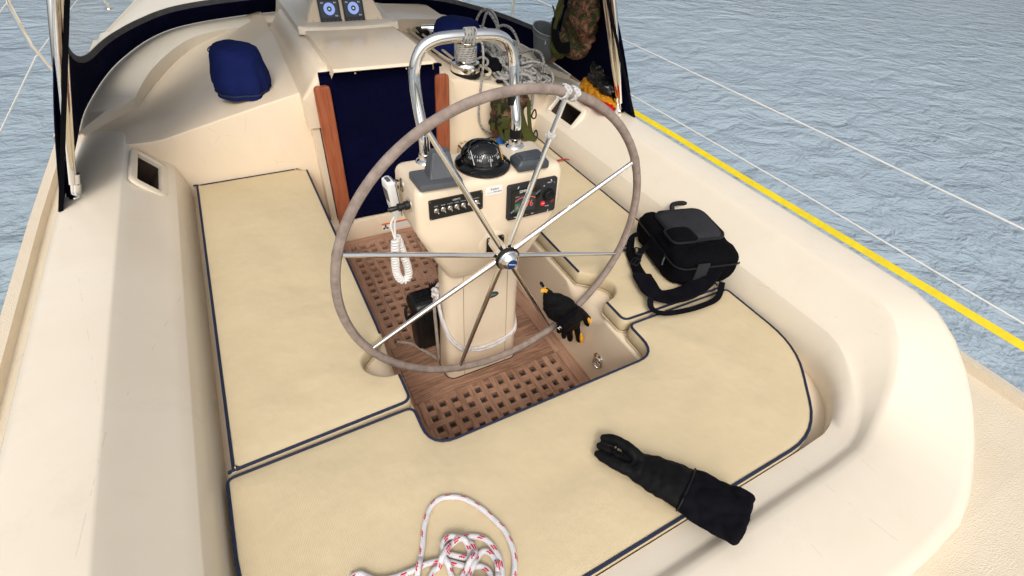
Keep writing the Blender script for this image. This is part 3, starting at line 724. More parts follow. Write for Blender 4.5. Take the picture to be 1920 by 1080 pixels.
for a, b_ in zip(pts, pts[1:]):
    q = [Ma @ V(a[0], a[1], .0138), Ma @ V(b_[0], b_[1], .0138), Ma @ V(-.029 + (b_[0] + .029) * .955, -.043 + (b_[1] + .043) * .955, .0138), Ma @ V(-.029 + (a[0] + .029) * .955, -.043 + (a[1] + .043) * .955, .0138)]
    bm.faces.new([bm.verts.new(v) for v in q])
finish(bm, 'rudder_arc', SCR_ORANGE, scr, smooth=False)
bm = bmesh.new(); prism(bm, [(-.066, -.030), (-.047, -.030), (-.047, -.004), (-.066, -.004)], .0136, .0138, Ma); finish(bm, 'mode_block', SCR_GREEN, scr)
text('A', .019, Mz(-.0565, -.018), SCR_ORANGE, scr, sx=.7); text('076', .034, Mz(-.0195, -.012), SCR_ORANGE, scr, sx=.8)
text('AUTO', .005, Mz(-.058, .021), GREYPRINT, scr)
text('SIMRAD', .0135, Ma @ Matrix.Translation((-.029, .0375, .0135)), WHITEPAINT, ap_, sx=.95, ext=.0003)
bm = bmesh.new(); lathe(bm, [(.001, .011), (.0225, .011), (.0225, .013), (.0195, .014), (.0185, .024), (.016, .026), (.008, .025), (.006, .0235), (.001, .0235)], Ma @ Matrix.Translation((.056, .006, 0)), 32); finish(bm, 'control_knob', BLKM, ap_)
bm = bmesh.new(); lathe(bm, [(.001, .011), (.0085, .011), (.008, .014), (.001, .0145)], Ma @ Matrix.Translation((.038, -.024, 0)), 20); b1 = finish(bm, 'standby_button', REDP, ap_)
bm = bmesh.new(); lathe(bm, [(.001, .011), (.007, .011), (.0065, .0135), (.001, .014)], Ma @ Matrix.Translation((.073, -.021, 0)), 20); finish(bm, 'auto_button', REDD, ap_)
text('STBY', .004, Ma @ Matrix.Translation((.038, -.024, .0147)), WHITEPAINT, b1); 
for (x, y, s) in ((.038, .040, 'O'), (.057, .049, 'MENU'), (.076, .044, '*'), (.055, -.037, 'MODE'), (-.063, -.053, 'WP'), (-.022, -.053, '< >'), (.002, -.053, 'N+')):
    text(s, .0065 if len(s) < 3 else .005, Ma @ Matrix.Translation((x, y, .0124)), WHITEPAINT, ap_)
for (x, y, r) in ((-.055, .0535, -.5), (.064, .0555, .55), (-.058, -.0565, .4), (.060, -.0565, -.5)):
    bm = bmesh.new(); box(bm, Ma @ V(x, y, .0121), (.0085, .0022, .0008), 0, Ma.to_3x3().to_4x4() @ Matrix.Rotation(pi / 2 + r, 4, 'Z')); finish(bm, 'clip_mark', WHITEPAINT, ap_)
# maker's oval badge on the column
Mb = axisM((.030, .1135, .374), (0, -1, .03), (1, 0, 0)); bm = bmesh.new()
prism(bm, [(.026 * cos(a), .0125 * sin(a)) for a in [2 * pi * k / 28 for k in range(28)]], -.003, .0016, Mb); bd = finish(bm, 'maker_badge', GREENBADGE, ped)
text('EDSON', .0085, Mb @ Matrix.Translation((0, 0, .0018)), GREYPRINT, bd)
# guard rail
gp = [(-.150, .245, .872), (-.151, .245, .91), (-.152, .250, .955), (-.154, .275, 1.02), (-.155, .290, 1.085), (-.150, .293, 1.125), (-.130, .292, 1.165), (-.095, .288, 1.186), (-.05, .286, 1.192), (0, .286, 1.192)]
gp = gp + [(-x, y, z) for x, y, z in gp[-2::-1]]
bm = bmesh.new(); tube(bm, smoothpath(gp, 6), .0155, 20); gr = finish(bm, 'guard_rail', STEEL, ped)
for sx in (-1, 1):
    bm = bmesh.new(); lathe(bm, [(.001, 0), (.031, 0), (.031, .003), (.027, .008), (.020, .011), (.019, .026), (.0165, .027)], Matrix.Translation((sx * .150, .245, .868)), 28); fl = finish(bm, 'rail_flange', STEEL, gr)
for z0, z1, y in ((.897, .925, .246), (.992, 1.020, .2695)):
    bm = bmesh.new(); lathe(bm, [(.0158, 0), (.0182, 0), (.0182, z1 - z0), (.0158, z1 - z0)], axisM((.1515, y, z0), (.001, .30 if z0 > .95 else .03, 1)), 20); finish(bm, 'rubber_strap', BLKM, gr)
# compass
Mc = Matrix.Translation((0, .168, .868)); bm = bmesh.new()
lathe(bm, [(.001, 0), (.083, 0), (.084, .004), (.082, .010), (.072, .014), (.064, .016), (.0625, .020), (.001, .020)], Mc, 48); cp = finish(bm, 'compass', BLKG, ped)
bm = bmesh.new(); lathe(bm, [(.001, .0205)] + [(.0615 * cos(radians(a)), .020 + .058 * sin(radians(a))) for a in range(0, 90, 6)] + [(.001, .078)], Mc, 40); finish(bm, 'dome', DOME, cp)
bm = bmesh.new(); lathe(bm, [(.001, .021), (.056, .021), (.055, .026), (.040, .049), (.022, .052), (.001, .052)], Mc, 40); card = finish(bm, 'compass_card', BLKM, cp)
for k in range(36):
    a = 2 * pi * k / 36 + .05; L = .0065 if k % 3 == 0 else .004; dr = V(cos(a), sin(a), 0)
    p0 = V(0, .168, .868) + dr * .0425 + V(0, 0, .0465); p1 = p0 + (dr * .012 - V(0, 0, .0184)).normalized() * L
    bm = bmesh.new(); ribbon(bm, [p0, p1], .0016 if k % 3 == 0 else .0011, .0006, dr * .84 + V(0, 0, .55)); finish(bm, 'degree_mark', WHITEPAINT, card)
for k, s in enumerate(('170', '140', '110', '200')):
    a = radians((-90, -128, -165, -52)[k]); dr = V(cos(a), sin(a), 0)
    text(s, .0105, axisM(V(0, .168, .868) + dr * .0495 + V(0, 0, .0372), dr * .84 + V(0, 0, .55), dr.cross(V(0, 0, -1))), WHITEPAINT, card, name='card_numeral')
bm = bmesh.new(); tube(bm, [V(0, .168, .868) + V(0, -.057, .022), V(0, .168, .868) + V(0, -.050, .040)], .0009, 6); finish(bm, 'lubber_line', WHITEPAINT, cp)
bm = bmesh.new()     # rear hood
rings = []
for a in [radians(8 + 164 * k / 20) for k in range(21)]:
    row = []
    for e, rr in ((0, .0665), (12, .0665), (24, .0665), (36, .0655), (44, .0640)):
        er = radians(e); row.append(V(0, .168, .868) + V(rr * cos(a) * cos(er), rr * sin(a) * cos(er) + .002, .020 + rr * .96 * sin(er)))
    rings.append(row)
loft(bm, rings, caps=False, closed_u=False)
hood = finish(bm, 'hood', BLKG, cp)
sm = hood.modifiers.new('solid', 'SOLIDIFY'); sm.thickness = .0025
for sx in (-1, 1):
    bm = bmesh.new(); tube(bm, [V(sx * .046, .168 - .04, .868 + .026), V(sx * .046, .168 - .012, .868 + .058)], .0011, 6); finish(bm, 'reference_pin', YEL if sx > 0 else WHITEPAINT, cp)
# socket and plug on the port side, mic clip
for (y, z, kind) in ((.142, .800, 'socket'), (.205, .83, 'clip')):
    bm = bmesh.new(); lathe(bm, [(.001, -.004), (.021, -.004), (.021, .002), (.018, .004), (.001, .004)], axisM((-.2405, y, z), (-1, 0, 0)), 24); pl_ = finish(bm, 'microphone_clip' if kind == 'clip' else 'cable_socket', STEELW, ped)
    bm = bmesh.new()
    if kind == 'socket': lathe(bm, [(.001, 0), (.013, 0), (.013, .012), (.010, .014), (.010, .022), (.0115, .023), (.0115, .032), (.007, .034), (.0075, .056), (.005, .060), (.001, .060)], axisM((-.244, y, z), (-1, -.05, -.04)), 20); finish(bm, 'plug', BLK, pl_)
    else: box(bm, (-.252, y, z + .004), (.012, .02, .026), .003); finish(bm, 'clip_body', STEELW, pl_)

# =================================================================== STEERING WHEEL
whl = thing('helm', 'large eight-spoke stainless steering wheel with stitched taupe leather rim', 'steering wheel')
TL = radians(-.987); PH = -16.763; HZ = .65; WR = .5
U_, Vv = V(1, 0, 0), V(0, sin(TL), cos(TL)); NA = V(0, -1, sin(TL))
def wp(a, r, off=0.0): a = radians(a); return V(0, 0, HZ) + (U_ * cos(a) + Vv * sin(a)) * r + NA * off
bm = bmesh.new(); n = 144; tube(bm, [wp(360 * k / n, WR) for k in range(n)], [.0128 + .0004 * noise.noise(V(k * .31, 0, 0)) for k in range(n)], 16, closed=True, up=NA); rim = finish(bm, 'rim', LEATH, whl)
bm = bmesh.new()
for k in range(520):
    a = 360 * k / 520; off = .0118; r0 = WR - .0055
    tube(bm, [wp(a, r0 - .0022, off - .001), wp(a + .28, r0 + .0010, off + .0004), wp(a + .42, r0 + .0028, off)], .0006, 4)
st_ = finish(bm, 'stitching', THREAD, rim, smooth=False); st_['kind'] = 'stuff'
for k in range(8):
    a = PH + 45 * k
    bm = bmesh.new(); tube(bm, [wp(a, .028, .006), wp(a, .06, .005), wp(a, .3, .001), wp(a, WR - .006, 0)], [.0088, .0088, .0078, .0066], 14); spk = finish(bm, 'spoke', STEEL, whl)
    bm = bmesh.new(); tube(bm, [wp(a - 1.6, WR), wp(a, WR), wp(a + 1.6, WR)], [.0133, .0140, .0133], 16, up=NA); finish(bm, 'leather_collar', LEATH, rim)
Mh = axisM(V(0, 0, HZ), NA, (1, 0, 0)); bm = bmesh.new()
lathe(bm, [(.001, -.075), (.022, -.075), (.022, -.02), (.030, -.012), (.0345, -.006), (.0345, .014), (.031, .018), (.001, .018)], Mh, 40); hub = finish(bm, 'hub', STEEL, whl)
bm = bmesh.new(); lathe(bm, [(.0300, .0175), (.0385, .0175), (.0395, .020), (.0395, .026), (.0375, .0285), (.001, .0285)], Mh, 44); br_ = finish(bm, 'brake_ring', BLKM, hub)
bm = bmesh.new(); lathe(bm, [(.001, .0285), (.0345, .0285), (.0345, .033), (.0325, .036), (.030, .037), (.026, .046), (.0185, .053), (.017, .0535), (.001, .0535)], Mh, 44); cap_ = finish(bm, 'hub_cap', STEEL, hub)
bm = bmesh.new(); lathe(bm, [(.001, .0535), (.0165, .0535), (.0160, .0548), (.001, .0552)], Mh, 32); em = finish(bm, 'hub_emblem', BLUEBADGE, hub)
bm = bmesh.new(); box(bm, Mh @ V(0, 0, .0553), (.026, .0018, .0006), 0, Mh.to_3x3().to_4x4() @ Matrix.Rotation(-.35, 4, 'Z')); finish(bm, 'emblem_stroke', WHITEPAINT, em)
for k in range(14):
    a = radians(20 + 10 * k); dr = V(cos(a), sin(a), 0)
    text('CLUTCHBRAKELK'[k % 13], .0075, Mh @ axisM(dr * .0348 + V(0, 0, .0312), dr, V(0, 0, 1).cross(dr) * -1), DARKPRINT, cap_, name='ring_letter')
# white cord: turk's heads on the king spoke
def turk(c, ax, R, wrap, rr, nm):
    bm = bmesh.new(); ax = ax.normalized(); x = ax.orthogonal().normalized(); y = ax.cross(x)
    for s in range(3):
        P = []
        for k in range(60):
            a = 2 * pi * k / 60; P.append(c + ax * (wrap * .5 * sin(2 * a + s * 2 * pi / 3) + (s - 1) * wrap * .18) + (x * cos(a) + y * sin(a)) * (R + rr * .5 * cos(4 * a + s)))
        tube(bm, P, rr, 7, closed=True)
    return finish(bm, nm, CORDW, whl)
kb = PH + 90
for da in (-1.0, 2.4): turk(wp(kb - da * 1.0, WR), (wp(kb - da + 1, WR) - wp(kb - da - 1, WR)), .0150, .013, .0032, 'cord_wrap')
turk(wp(kb, .385), wp(kb, .5) - wp(kb, .3), .0105, .011, .0026, 'spoke_knot')
bm = bmesh.new(); tube(bm, smoothpath([wp(kb + 1, WR - .018, .004), wp(kb + 3, WR - .016, .010), wp(kb + 4.2, WR - .012, .006)], 6), .0022, 7); finish(bm, 'cord_end', CORDW, whl)

# =================================================================== THINGS ON THE PEDESTAL
cv = thing('instrument_cover', 'grey plastic instrument cover with raised tower on the console left of compass', 'cover', 'grey instrument covers on the console')
bm = bmesh.new(); b0 = [(-.229, .172), (-.226, .083), (-.104, .074), (-.096, .166)]
def q4(P, n=4, r=.008): return roundpoly(P, r)
def ctr(P, k): cx = sum(p[0] for p in P) / 4; cy = sum(p[1] for p in P) / 4; return [(cx + (x - cx) * k, cy + (y - cy) * k) for x, y in P]
loft(bm, [[V(x, y, z) for x, y in q4(ctr(b0, k))] for k, z in ((1, .8695), (1.0, .884), (.985, .887))]); finish(bm, 'flange', GREYP, cv)
bm = bmesh.new(); t0 = [(-.186, .166), (-.190, .106), (-.113, .098), (-.106, .160)]; t1 = [(-.168, .170), (-.168, .140), (-.116, .135), (-.114, .165)]
loft(bm, [[V(x, y, .886) for x, y in q4(t0)], [V(x, y, .900) for x, y in q4([tuple(Vector(a).lerp(Vector(b_), .2)) for a, b_ in zip(t0, t1)])], [V(x, y, .942) for x, y in q4(t1)], [V(x, y, .946) for x, y in q4(ctr(t1, .93))]]); finish(bm, 'tower', GREYP, cv)
for k in range(4):
    bm = bmesh.new(); x = -.178 + k * .019; box(bm, (x, .118, .906), (.003, .004, .034), .001, Matrix.Rotation(-.62, 4, 'X')); finish(bm, 'rib', GREYP, cv)
c2 = thing('instrument_cover', 'dark grey rounded sun cover lying on the console right of the compass', 'cover', 'grey instrument covers on the console')
bm = bmesh.new(); b0 = [(.083, .157), (.076, .086), (.181, .079), (.192, .160)]
loft(bm, [[V(x, y, z) for x, y in roundpoly(ctr(b0, k), .010)] for k, z in ((.99, .8695), (1, .871), (1.0, .884), (.985, .887), (.80, .897), (.78, .898), (.70, .8985))]); finish(bm, 'shell', DARKGREYP, c2)
bm = bmesh.new(); loft(bm, [[V(x, y, z) for x, y in roundpoly(ctr(b0, k), .010)] for k, z in ((.64, .898), (.62, .9015), (.60, .902))]); finish(bm, 'raised_back', DARKGREYP, c2)

# handheld microphone
mic = thing('radio_microphone', 'white handheld radio microphone clipped to the left side of the console', 'microphone')
Mm = Matrix.Translation((-.271, .205, .795)) @ Matrix.Scale(.93, 4) @ Matrix.Rotation(radians(-84), 4, 'Z') @ Matrix.Rotation(radians(7), 4, 'X')
bm = bmesh.new(); loft(bm, [[Mm @ V(x, y, z) for x, y in rrect(0, 0, hx, hy, .009, 4)] for z, hx, hy in ((-.066, .012, .010), (-.064, .018, .013), (-.05, .021, .015), (.0, .025, .016), (.045, .027, .016), (.062, .026, .014), (.066, .022, .010))]); mb = finish(bm, 'microphone_body', WHITEP, mic)
bm = bmesh.new(); prism(bm, rrect(0, .018, .016, .022, .004, 3), -.001, .0012, Mm @ Matrix.Translation((0, -.016, 0)) @ Matrix.Rotation(pi / 2, 4, 'X')); finish(bm, 'small_display', DARKGREYP, mb)
bm = bmesh.new(); prism(bm, rrect(0, 0, .014, .006, .003, 3), 0, .002, Mm @ Matrix.Translation((0, -.002, .066))); finish(bm, 'top_keys', GREYP, mb)
for k in range(3):
    bm = bmesh.new(); box(bm, Mm @ V(-.010 + .010 * k, -.0160, -.022), (.007, .003, .009), .001, Mm.to_3x3().to_4x4()); finish(bm, 'key', GREYPRINT, mb)
bm = bmesh.new(); tube(bm, [Mm @ V(x, y, z) for x, y, z in [(.0235, .010, -.062), (.0262, .010, 0), (.0275, .010, .05), (.02, .010, .066), (-.02, .010, .066), (-.0275, .010, .05), (-.0262, .010, 0), (-.0235, .010, -.062)]], .0012, 6); finish(bm, 'blue_seam', PIPE, mb)
bm = bmesh.new(); s0 = Mm @ V(-.004, 0, -.066)
tube(bm, smoothpath([s0, V(-.284, .205, .705), V(-.281, .203, .672), V(-.278, .200, .650)], 6), .0034, 8); tube(bm, smoothpath([Mm @ V(.010, .002, -.060), V(-.272, .205, .705), V(-.275, .203, .67), V(-.277, .200, .652)], 6), .0034, 8)
axis_ = smoothpath([(-.278, .196, .652), (-.281, .195, .63), (-.285, .195, .59), (-.287, .194, .548), (-.284, .194, .512), (-.274, .194, .488), (-.259, .195, .480), (-.247, .197, .492), (-.245, .2, .52), (-.250, .204, .555), (-.257, .208, .595), (-.264, .210, .632), (-.269, .211, .648)], 60)
P = []; ang = 0; fr = V(0, 1, 0)
for i in range(len(axis_)):
    T = (axis_[min(i + 1, len(axis_) - 1)] - axis_[max(i - 1, 0)]).normalized(); fr = (fr - T * fr.dot(T)).normalized(); bn = T.cross(fr)
    if i: ang += 2 * pi * (axis_[i] - axis_[i - 1])  .length / .0098
    P.append(axis_[i] + (fr * cos(ang) + bn * sin(ang)) * .0100)
tube(bm, P, .0038, 7); finish(bm, 'coiled_cord', WHITEP, mic)

# rope round the pedestal with a tail on the sole
pr_ = thing('lashing_rope', 'soft white rope looped around the pedestal column and knotted on its left', 'rope')
def around(z0f, off):
    P = []
    for s in range(0, 41):
        t = s / 40; ring = rrect(0, .1815, .152 + off, .088 + off, .057, 8)
        L = len(ring); P.append((ring[int(t * (L - 1))], t))
    return P
def colring(off):
    # path from the left back corner, across the front, to the right back corner
    P = [(-.150 - off, .190), (-.151 - off, .165), (-.148 - off, .138), (-.134 - off * .7, .112 - off * .7), (-.10, .0975 - off), (-.05, .096 - off), (0, .0955 - off), (.06, .096 - off), (.10, .098 - off), (.137 + off * .7, .113 - off * .7), (.149 + off, .142), (.151 + off, .165), (.149 + off, .192), (.11, .215 + off), (0, .215 + off), (-.11, .215 + off)]
    return P
for dz, off, wob in ((0, .0055, 0), (-.013, .006, .004)):
    zs = [.405, .362, .30, .235, .175, .145, .135, .140, .148, .160, .185, .225, .30, .36, .385, .405]
    bm = bmesh.new(); tube(bm, smoothpath([(x, y, z + dz + wob * sin(i * 1.7)) for i, ((x, y), z) in enumerate(zip(colring(off), zs))], 7, closed=True), .0058, 9); finish(bm, 'rope_turn', ROPE_WHITE, pr_)
bm = bmesh.new()
for k in range(3):
    c = V(-.160, .182, .408 - k * .013); mk3 = Matrix.Rotation(.9 * k - .6, 3, 'X') @ Matrix.Rotation(.7 - .8 * k, 3, 'Y'); tube(bm, [c + mk3 @ V(.0095 * cos(a), .0075 * sin(a), .004 * sin(2 * a + k)) for a in [2 * pi * j / 16 for j in range(16)]], .0058, 8, closed=True)
finish(bm, 'knot', ROPE_WHITE, pr_)
bm = bmesh.new(); tube(bm, smoothpath([(-.164, .182, .39), (-.166, .182, .30), (-.162, .182, .18), (-.158, .186, .07), (-.154, .195, .018), (-.165, .230, .007), (-.195, .285, .006), (-.222, .330, .006), (-.250, .352, .006), (-.272, .366, .006)], 8), .0062, 9); finish(bm, 'rope_tail', ROPE_DIRTY, pr_)

# hard black case on the sole
cs = thing('equipment_case', 'black hard plastic case with ribbed lid standing beside the pedestal foot', 'case')
bm = bmesh.new()
cx, cy = -.157, .325
loft(bm, [[V(cx + x, cy + y, z) for x, y in rrect(0, 0, hx, hy, .02, 4)] for z, hx, hy in ((.001, .044, .040), (.006, .048, .044), (.10, .051, .047), (.20, .053, .049), (.214, .053, .049))]); finish(bm, 'case_body', BLK, cs)
bm = bmesh.new(); loft(bm, [[V(cx + x, cy + y, z) for x, y in rrect(0, 0, hx, hy, .02, 4)] for z, hx, hy in ((.205, .058, .054), (.213, .060, .056), (.232, .060, .056), (.250, .055, .051), (.258, .045, .041))]); lid = finish(bm, 'lid', BLK, cs)
for k in range(3):
    for j in range(2):
        bm = bmesh.new(); box(bm, (cx - .03 + .022 * k, cy - .016 + .026 * j, .260), (.017, .020, .007), .002); finish(bm, 'lid_rib', BLKM, lid)
for k in range(4):
    bm = bmesh.new(); box(bm, (cx + .040 + .009 * k, cy + .022, .262), (.004, .045, .03), .001); finish(bm, 'cooling_fin', BLKM, lid)
bm = bmesh.new(); box(bm, (cx - .004, cy - .055, .20), (.036, .012, .055), .004); finish(bm, 'latch', BLKM, cs)
bm = bmesh.new(); tube(bm, smoothpath([(cx - .060, cy - .028, .205), (cx - .072, cy - .02, .19), (cx - .074, cy, .16), (cx - .072, cy + .02, .19), (cx - .060, cy + .028, .205)], 6), .006, 10); finish(bm, 'carry_handle', BLKM, cs)
for dx in (-.03, .03):
    bm = bmesh.new(); box(bm, (cx + dx, cy - .0495, .10), (.010, .006, .16), .002); finish(bm, 'rib', BLK, cs)

# =================================================================== COMPANIONWAY
can = thing('companionway_screen', 'dark navy canvas screen closing the companionway ahead of the pedestal', 'canvas screen')
bm = bmesh.new(); R = []
nx, nz = 40, 40
for i in range(nx + 1):
    row = []
    for k in range(nz + 1):
        x = -.27 + .535 * i / nx; z = .112 + .724 * k / nz
        row.append(bm.verts.new((x, 1.173 + .008 * noise.noise(V(x * 5, 0, z * 3)) + .004 * noise.noise(V(x * 14 + z * 5, 3, z * 5 + x * 9)) - .006 * max(0, 1 - abs(noise.noise(V(x * 4 + z * 2.2, 7, z * 1.5)) * 6)) ** 2, z)))
    R.append(row)
for i in range(nx):
    for k in range(nz): bm.faces.new((R[i][k], R[i + 1][k], R[i + 1][k + 1], R[i][k + 1]))
c_ = finish(bm, 'canvas_panel', NAVY, can); c_.modifiers.new('s', 'SOLIDIFY').thickness = .003
bm = bmesh.new(); tube(bm, smoothpath([(-.27, 1.168, .836), (-.1, 1.166, .839), (.1, 1.164, .836), (.255, 1.166, .832), (.268, 1.168, .822)], 8), .005, 8); finish(bm, 'top_hem', NAVY, can)
for x in (-.12, -.135 + .24):
    bm = bmesh.new(); lathe(bm, [(.001, 0), (.005, 0), (.004, .002), (.001, .003)], axisM((x, 1.164, .826), (0, -1, 0)), 12); finish(bm, 'snap_stud', STEEL, can)
for sx in (1, -1):
    bm = bmesh.new(); loft(bm, [[V(sx * .268 + x, 1.153 + y, z) for x, y in rrect(0, 0, hx, .011, .006, 3)] for z, hx in ((.107, .034), (.74, .034), (.778, .033), (.786, .030), (.790, .022))])
    tag(finish(bm, 'companionway_post', VARN), 'varnished reddish wooden post on the %s side of the companionway' % ('starboard' if sx > 0 else 'port'), 'wooden post', 'companionway posts')
    bm = bmesh.new(); box(bm, (sx * .315, 1.245, .40), (.028, .09, .60)); finish(bm, 'post_return', GEL, sill)
# propeller warning sticker on the sill
ws = thing('warning_sticker', 'white warning sticker with orange band and propeller icon on the cream sill', 'sticker')
Mw = axisM((-.008, 1.1495, .037), (0, -1, 0), (1, 0, 0)); bm = bmesh.new(); prism(bm, rrect(0, 0, .084, .0215, .001, 1), 0, .0006, Mw); finish(bm, 'sticker_sheet', WHITEP, ws)
bm = bmesh.new(); box(bm, Mw @ V(0, .016, .0008), (.168, .0006, .011)); finish(bm, 'orange_band', ORANGE, ws)
text('WARNING', .008, Mw @ Matrix.Translation((0, .016, .0012)), DARKPRINT, ws)
for k in range(4):
    bm = bmesh.new(); box(bm, Mw @ V(.022, .005 - k * .0068, .0008), (.116 - .01 * (k % 2), .0006, .0022)); finish(bm, 'print_line', GREYPRINT, ws)
for k in range(3):
    a = radians(90 + 120 * k); bm = bmesh.new(); c = (-.064 + .0095 * cos(a), -.006 + .0095 * sin(a))
    prism(bm, [(c[0] + .0085 * cos(q) * cos(a) - .0055 * sin(q) * sin(a), c[1] + .0085 * cos(q) * sin(a) + .0055 * sin(q) * cos(a)) for q in [2 * pi * j / 16 for j in range(16)]], .0006, .0012, Mw); finish(bm, 'propeller_blade', DARKPRINT, ws)

# instrument pod on the sea hood
pod = thing('instrument_pod', 'cream instrument pod with lit displays on top of the sea hood', 'instrument pod')
bm = bmesh.new(); rings = []
for y, k in ((1.742, 1.0), (1.752, 1.03), (1.80, 1.0), (1.86, .86)):
    prof = [(-.185, .908), (-.178, .93), (-.150, .985), (-.118, 1.018), (-.07, 1.03), (.07, 1.03), (.118, 1.018), (.150, .985), (.178, .93), (.185, .908)]
    rings.append([V(x * k, y + (z - .9) * .22, .883 + (z - .905) * k) for x, z in prof])
loft(bm, rings); finish(bm, 'housing', GEL, pod, sharp=50)
for xc in (.042, -.075):
    Md = axisM((xc, 1.751, .931), (0, -1, .22), (1, 0, 0)); bm = bmesh.new()
    prism(bm, rrect(0, 0, .050, .050, .005, 3), -.004, .008, Md); dsp = finish(bm, 'wind_display', BLK, pod)
    bm = bmesh.new(); prism(bm, rrect(0, .006, .043, .036, .002, 2), .008, .0084, Md); s_ = finish(bm, 'display_screen', SCREEN, dsp)
    bm = bmesh.new(); lathe(bm, [(.011, .0084), (.027, .0084), (.027, .0088), (.011, .0088)], Md @ Matrix.Translation((0, .008, 0)), 32); finish(bm, 'dial_ring', SCR_BLUE, s_)
    bm = bmesh.new(); lathe(bm, [(.001, .0088), (.0115, .0088), (.0115, .0091), (.001, .0091)], Md @ Matrix.Translation((0, .008, 0)), 24); finish(bm, 'dial_centre', SCREEN, s_)
    bm = bmesh.new(); prism(bm, rrect(0, .008, .004, .004, .003, 3), .0091, .0094, Md); finish(bm, 'dial_needle', SCR_WHITE, s_)
    for tx, ty in ((.03, .034), (.03, -.022), (-.03, .034)): text('8.6', .010, Md @ Matrix.Translation((tx, ty, .0087)), SCR_WHITE, s_)
    for k in range(4):
        bm = bmesh.new(); box(bm, Md @ V(-.03 + .02 * k, -.041, .0085), (.011, .002, .005), .0008, Md.to_3x3().to_4x4() @ Matrix.Rotation(pi / 2, 4, 'X')); finish(bm, 'display_key', DARKGREYP, dsp)
for x in (-.16, .16, -.02):
    bm = bmesh.new(); lathe(bm, [(.001, 0), (.003, 0), (.002, .0015), (.001, .0015)], axisM((x, 1.7425, .892), (0, -1, .2)), 8); finish(bm, 'screw', STEELW, pod)

# =================================================================== SPRAYHOOD
hood_ = thing('sprayhood', 'dark navy canvas sprayhood with clear window over the companionway', 'sprayhood')
nS = len(DBs); nT = 40
def dsurf(i, k):
    t = k / nT; p = DBs[i].lerp(DTs[i], t); c = V(0, 1.3, p.z); out = (p - c); out.z = 0
    return p + out.normalized() * (.03 * sin(pi * t))
half = nS // 2
def inwin(i, k):
    s = min(i, nS - 1 - i) / half
    t = k / nT
    # side-front window on each half with a rounded lower aft corner
    t0 = .125 + max(0, .60 - s) * .14
    s0 = .265
    if s > .955 or t > .93: return False
    if t < t0 or s < s0: return False
    du, dv = (s0 + .15 - s) / .15, (t0 + .32 - t) / .32
    if du > 0 and dv > 0 and du * du + dv * dv > 1: return False
    return True
G = {}
def mesh_cells(pred, name, mat, thick):
    bm = bmesh.new(); vv = {}
    def g_(i, k):
        if (i, k) not in vv: vv[(i, k)] = bm.verts.new(dsurfF(i, k))
        return vv[(i, k)]
    for i in range((nS - 1) * SUB):
        for k in range(nT * SUB2):
            if pred((i + .5) / SUB, (k + .5) / SUB2): bm.faces.new((g_(i, k), g_(i + 1, k), g_(i + 1, k + 1), g_(i, k + 1)))
    o = finish(bm, name, mat, hood_); o.modifiers.new('s', 'SOLIDIFY').thickness = thick; return o
SUB, SUB2 = 4, 2
def dsurfF(i, k):
    fi = i / SUB; a = int(fi); fr = fi - a; k2 = k / SUB2
    p = dsurf(min(a, nS - 1), k2)
    if fr > 0: p = p.lerp(dsurf(min(a + 1, nS - 1), k2), fr)
    return p
mesh_cells(lambda i, k: not inwin(i, k), 'canvas', NAVY, .003)
wnd = mesh_cells(inwin, 'clear_window', VINYL, .0006); wnd.modifiers.clear()
for sx in (1, -1):
    # window binding: trace the lower boundary
    P = []
    for j in range(0, 100):
        s = .265 + (.955 - .265) * j / 99; t0 = .125 + max(0, .60 - s) * .14
        du = (.415 - s) / .15; t = t0
        if du > 0: t = t0 + .32 * (1 - sqrt(max(0, 1 - du * du)))
        i = s * half; i = i if sx > 0 else nS - 1 - i
        a = int(i); p = dsurf(a, t * nT).lerp(dsurf(min(a + 1, nS - 1), t * nT), i - a); P.append(p)
    i0 = .265 * half; i0 = i0 if sx > 0 else nS - 1 - i0
    a = int(i0); top_ = [dsurf(a, t * nT).lerp(dsurf(min(a + 1, nS - 1), t * nT), i0 - a) for t in (.9, .8, .7, .6, .52)]
    P = top_ + P
    inn = [V(0, 1.2, p.z) - p for p in P]; bm = bmesh.new(); ribbon(bm, [p + n_.normalized() * .004 for p, n_ in zip(P, inn)], .024, .004, [tuple(n_) for n_ in inn]); finish(bm, 'window_binding', VINYLTRIM, hood_)
# roof
bm = bmesh.new(); rows = []
for i in range(half + 1):
    p = DTs[i]; q = V(-p.x, p.y, p.z); rows.append([p.lerp(q, t / 10) + V(0, 0, .10 * sin(pi * t / 10)) for t in range(11)])
loft(bm, rows, caps=False, closed_u=False); rf = finish(bm, 'roof_canvas', NAVY, hood_); rf.modifiers.new('s', 'SOLIDIFY').thickness = .003
# steel bow of the sprayhood and its deck sockets
f0, f1 = V(1.156, .905, .632), V(.852, .992, 1.48)
half_p = [f0 + V(.004, 0, -.03), f0, f0.lerp(f1, .35), f0.lerp(f1, .7), f1 + V(.01, 0, 0), V(.70, 1.04, 1.54), V(.45, 1.03, 1.585), V(0, 1.03, 1.60)]
full_p = half_p + [V(-p.x, p.y, p.z) for p in half_p[-2::-1]]
bm = bmesh.new(); tube(bm, smoothpath(full_p, 8), .0155, 16); bow = finish(bm, 'frame_bow', STEEL, hood_)
for sx in (1, -1):      # grab tube that meets the bow at its foot
    P = [V(sx * x, y, z) for x, y, z in ((1.150, .895, .655), (1.100, .895, .80), (1.028, .900, 1.0), (.955, .910, 1.20), (.90, .935, 1.34), (.885, .975, 1.40))]
    bm = bmesh.new(); tube(bm, smoothpath(P, 8), .0150, 16); finish(bm, 'grab_tube', STEEL, bow)
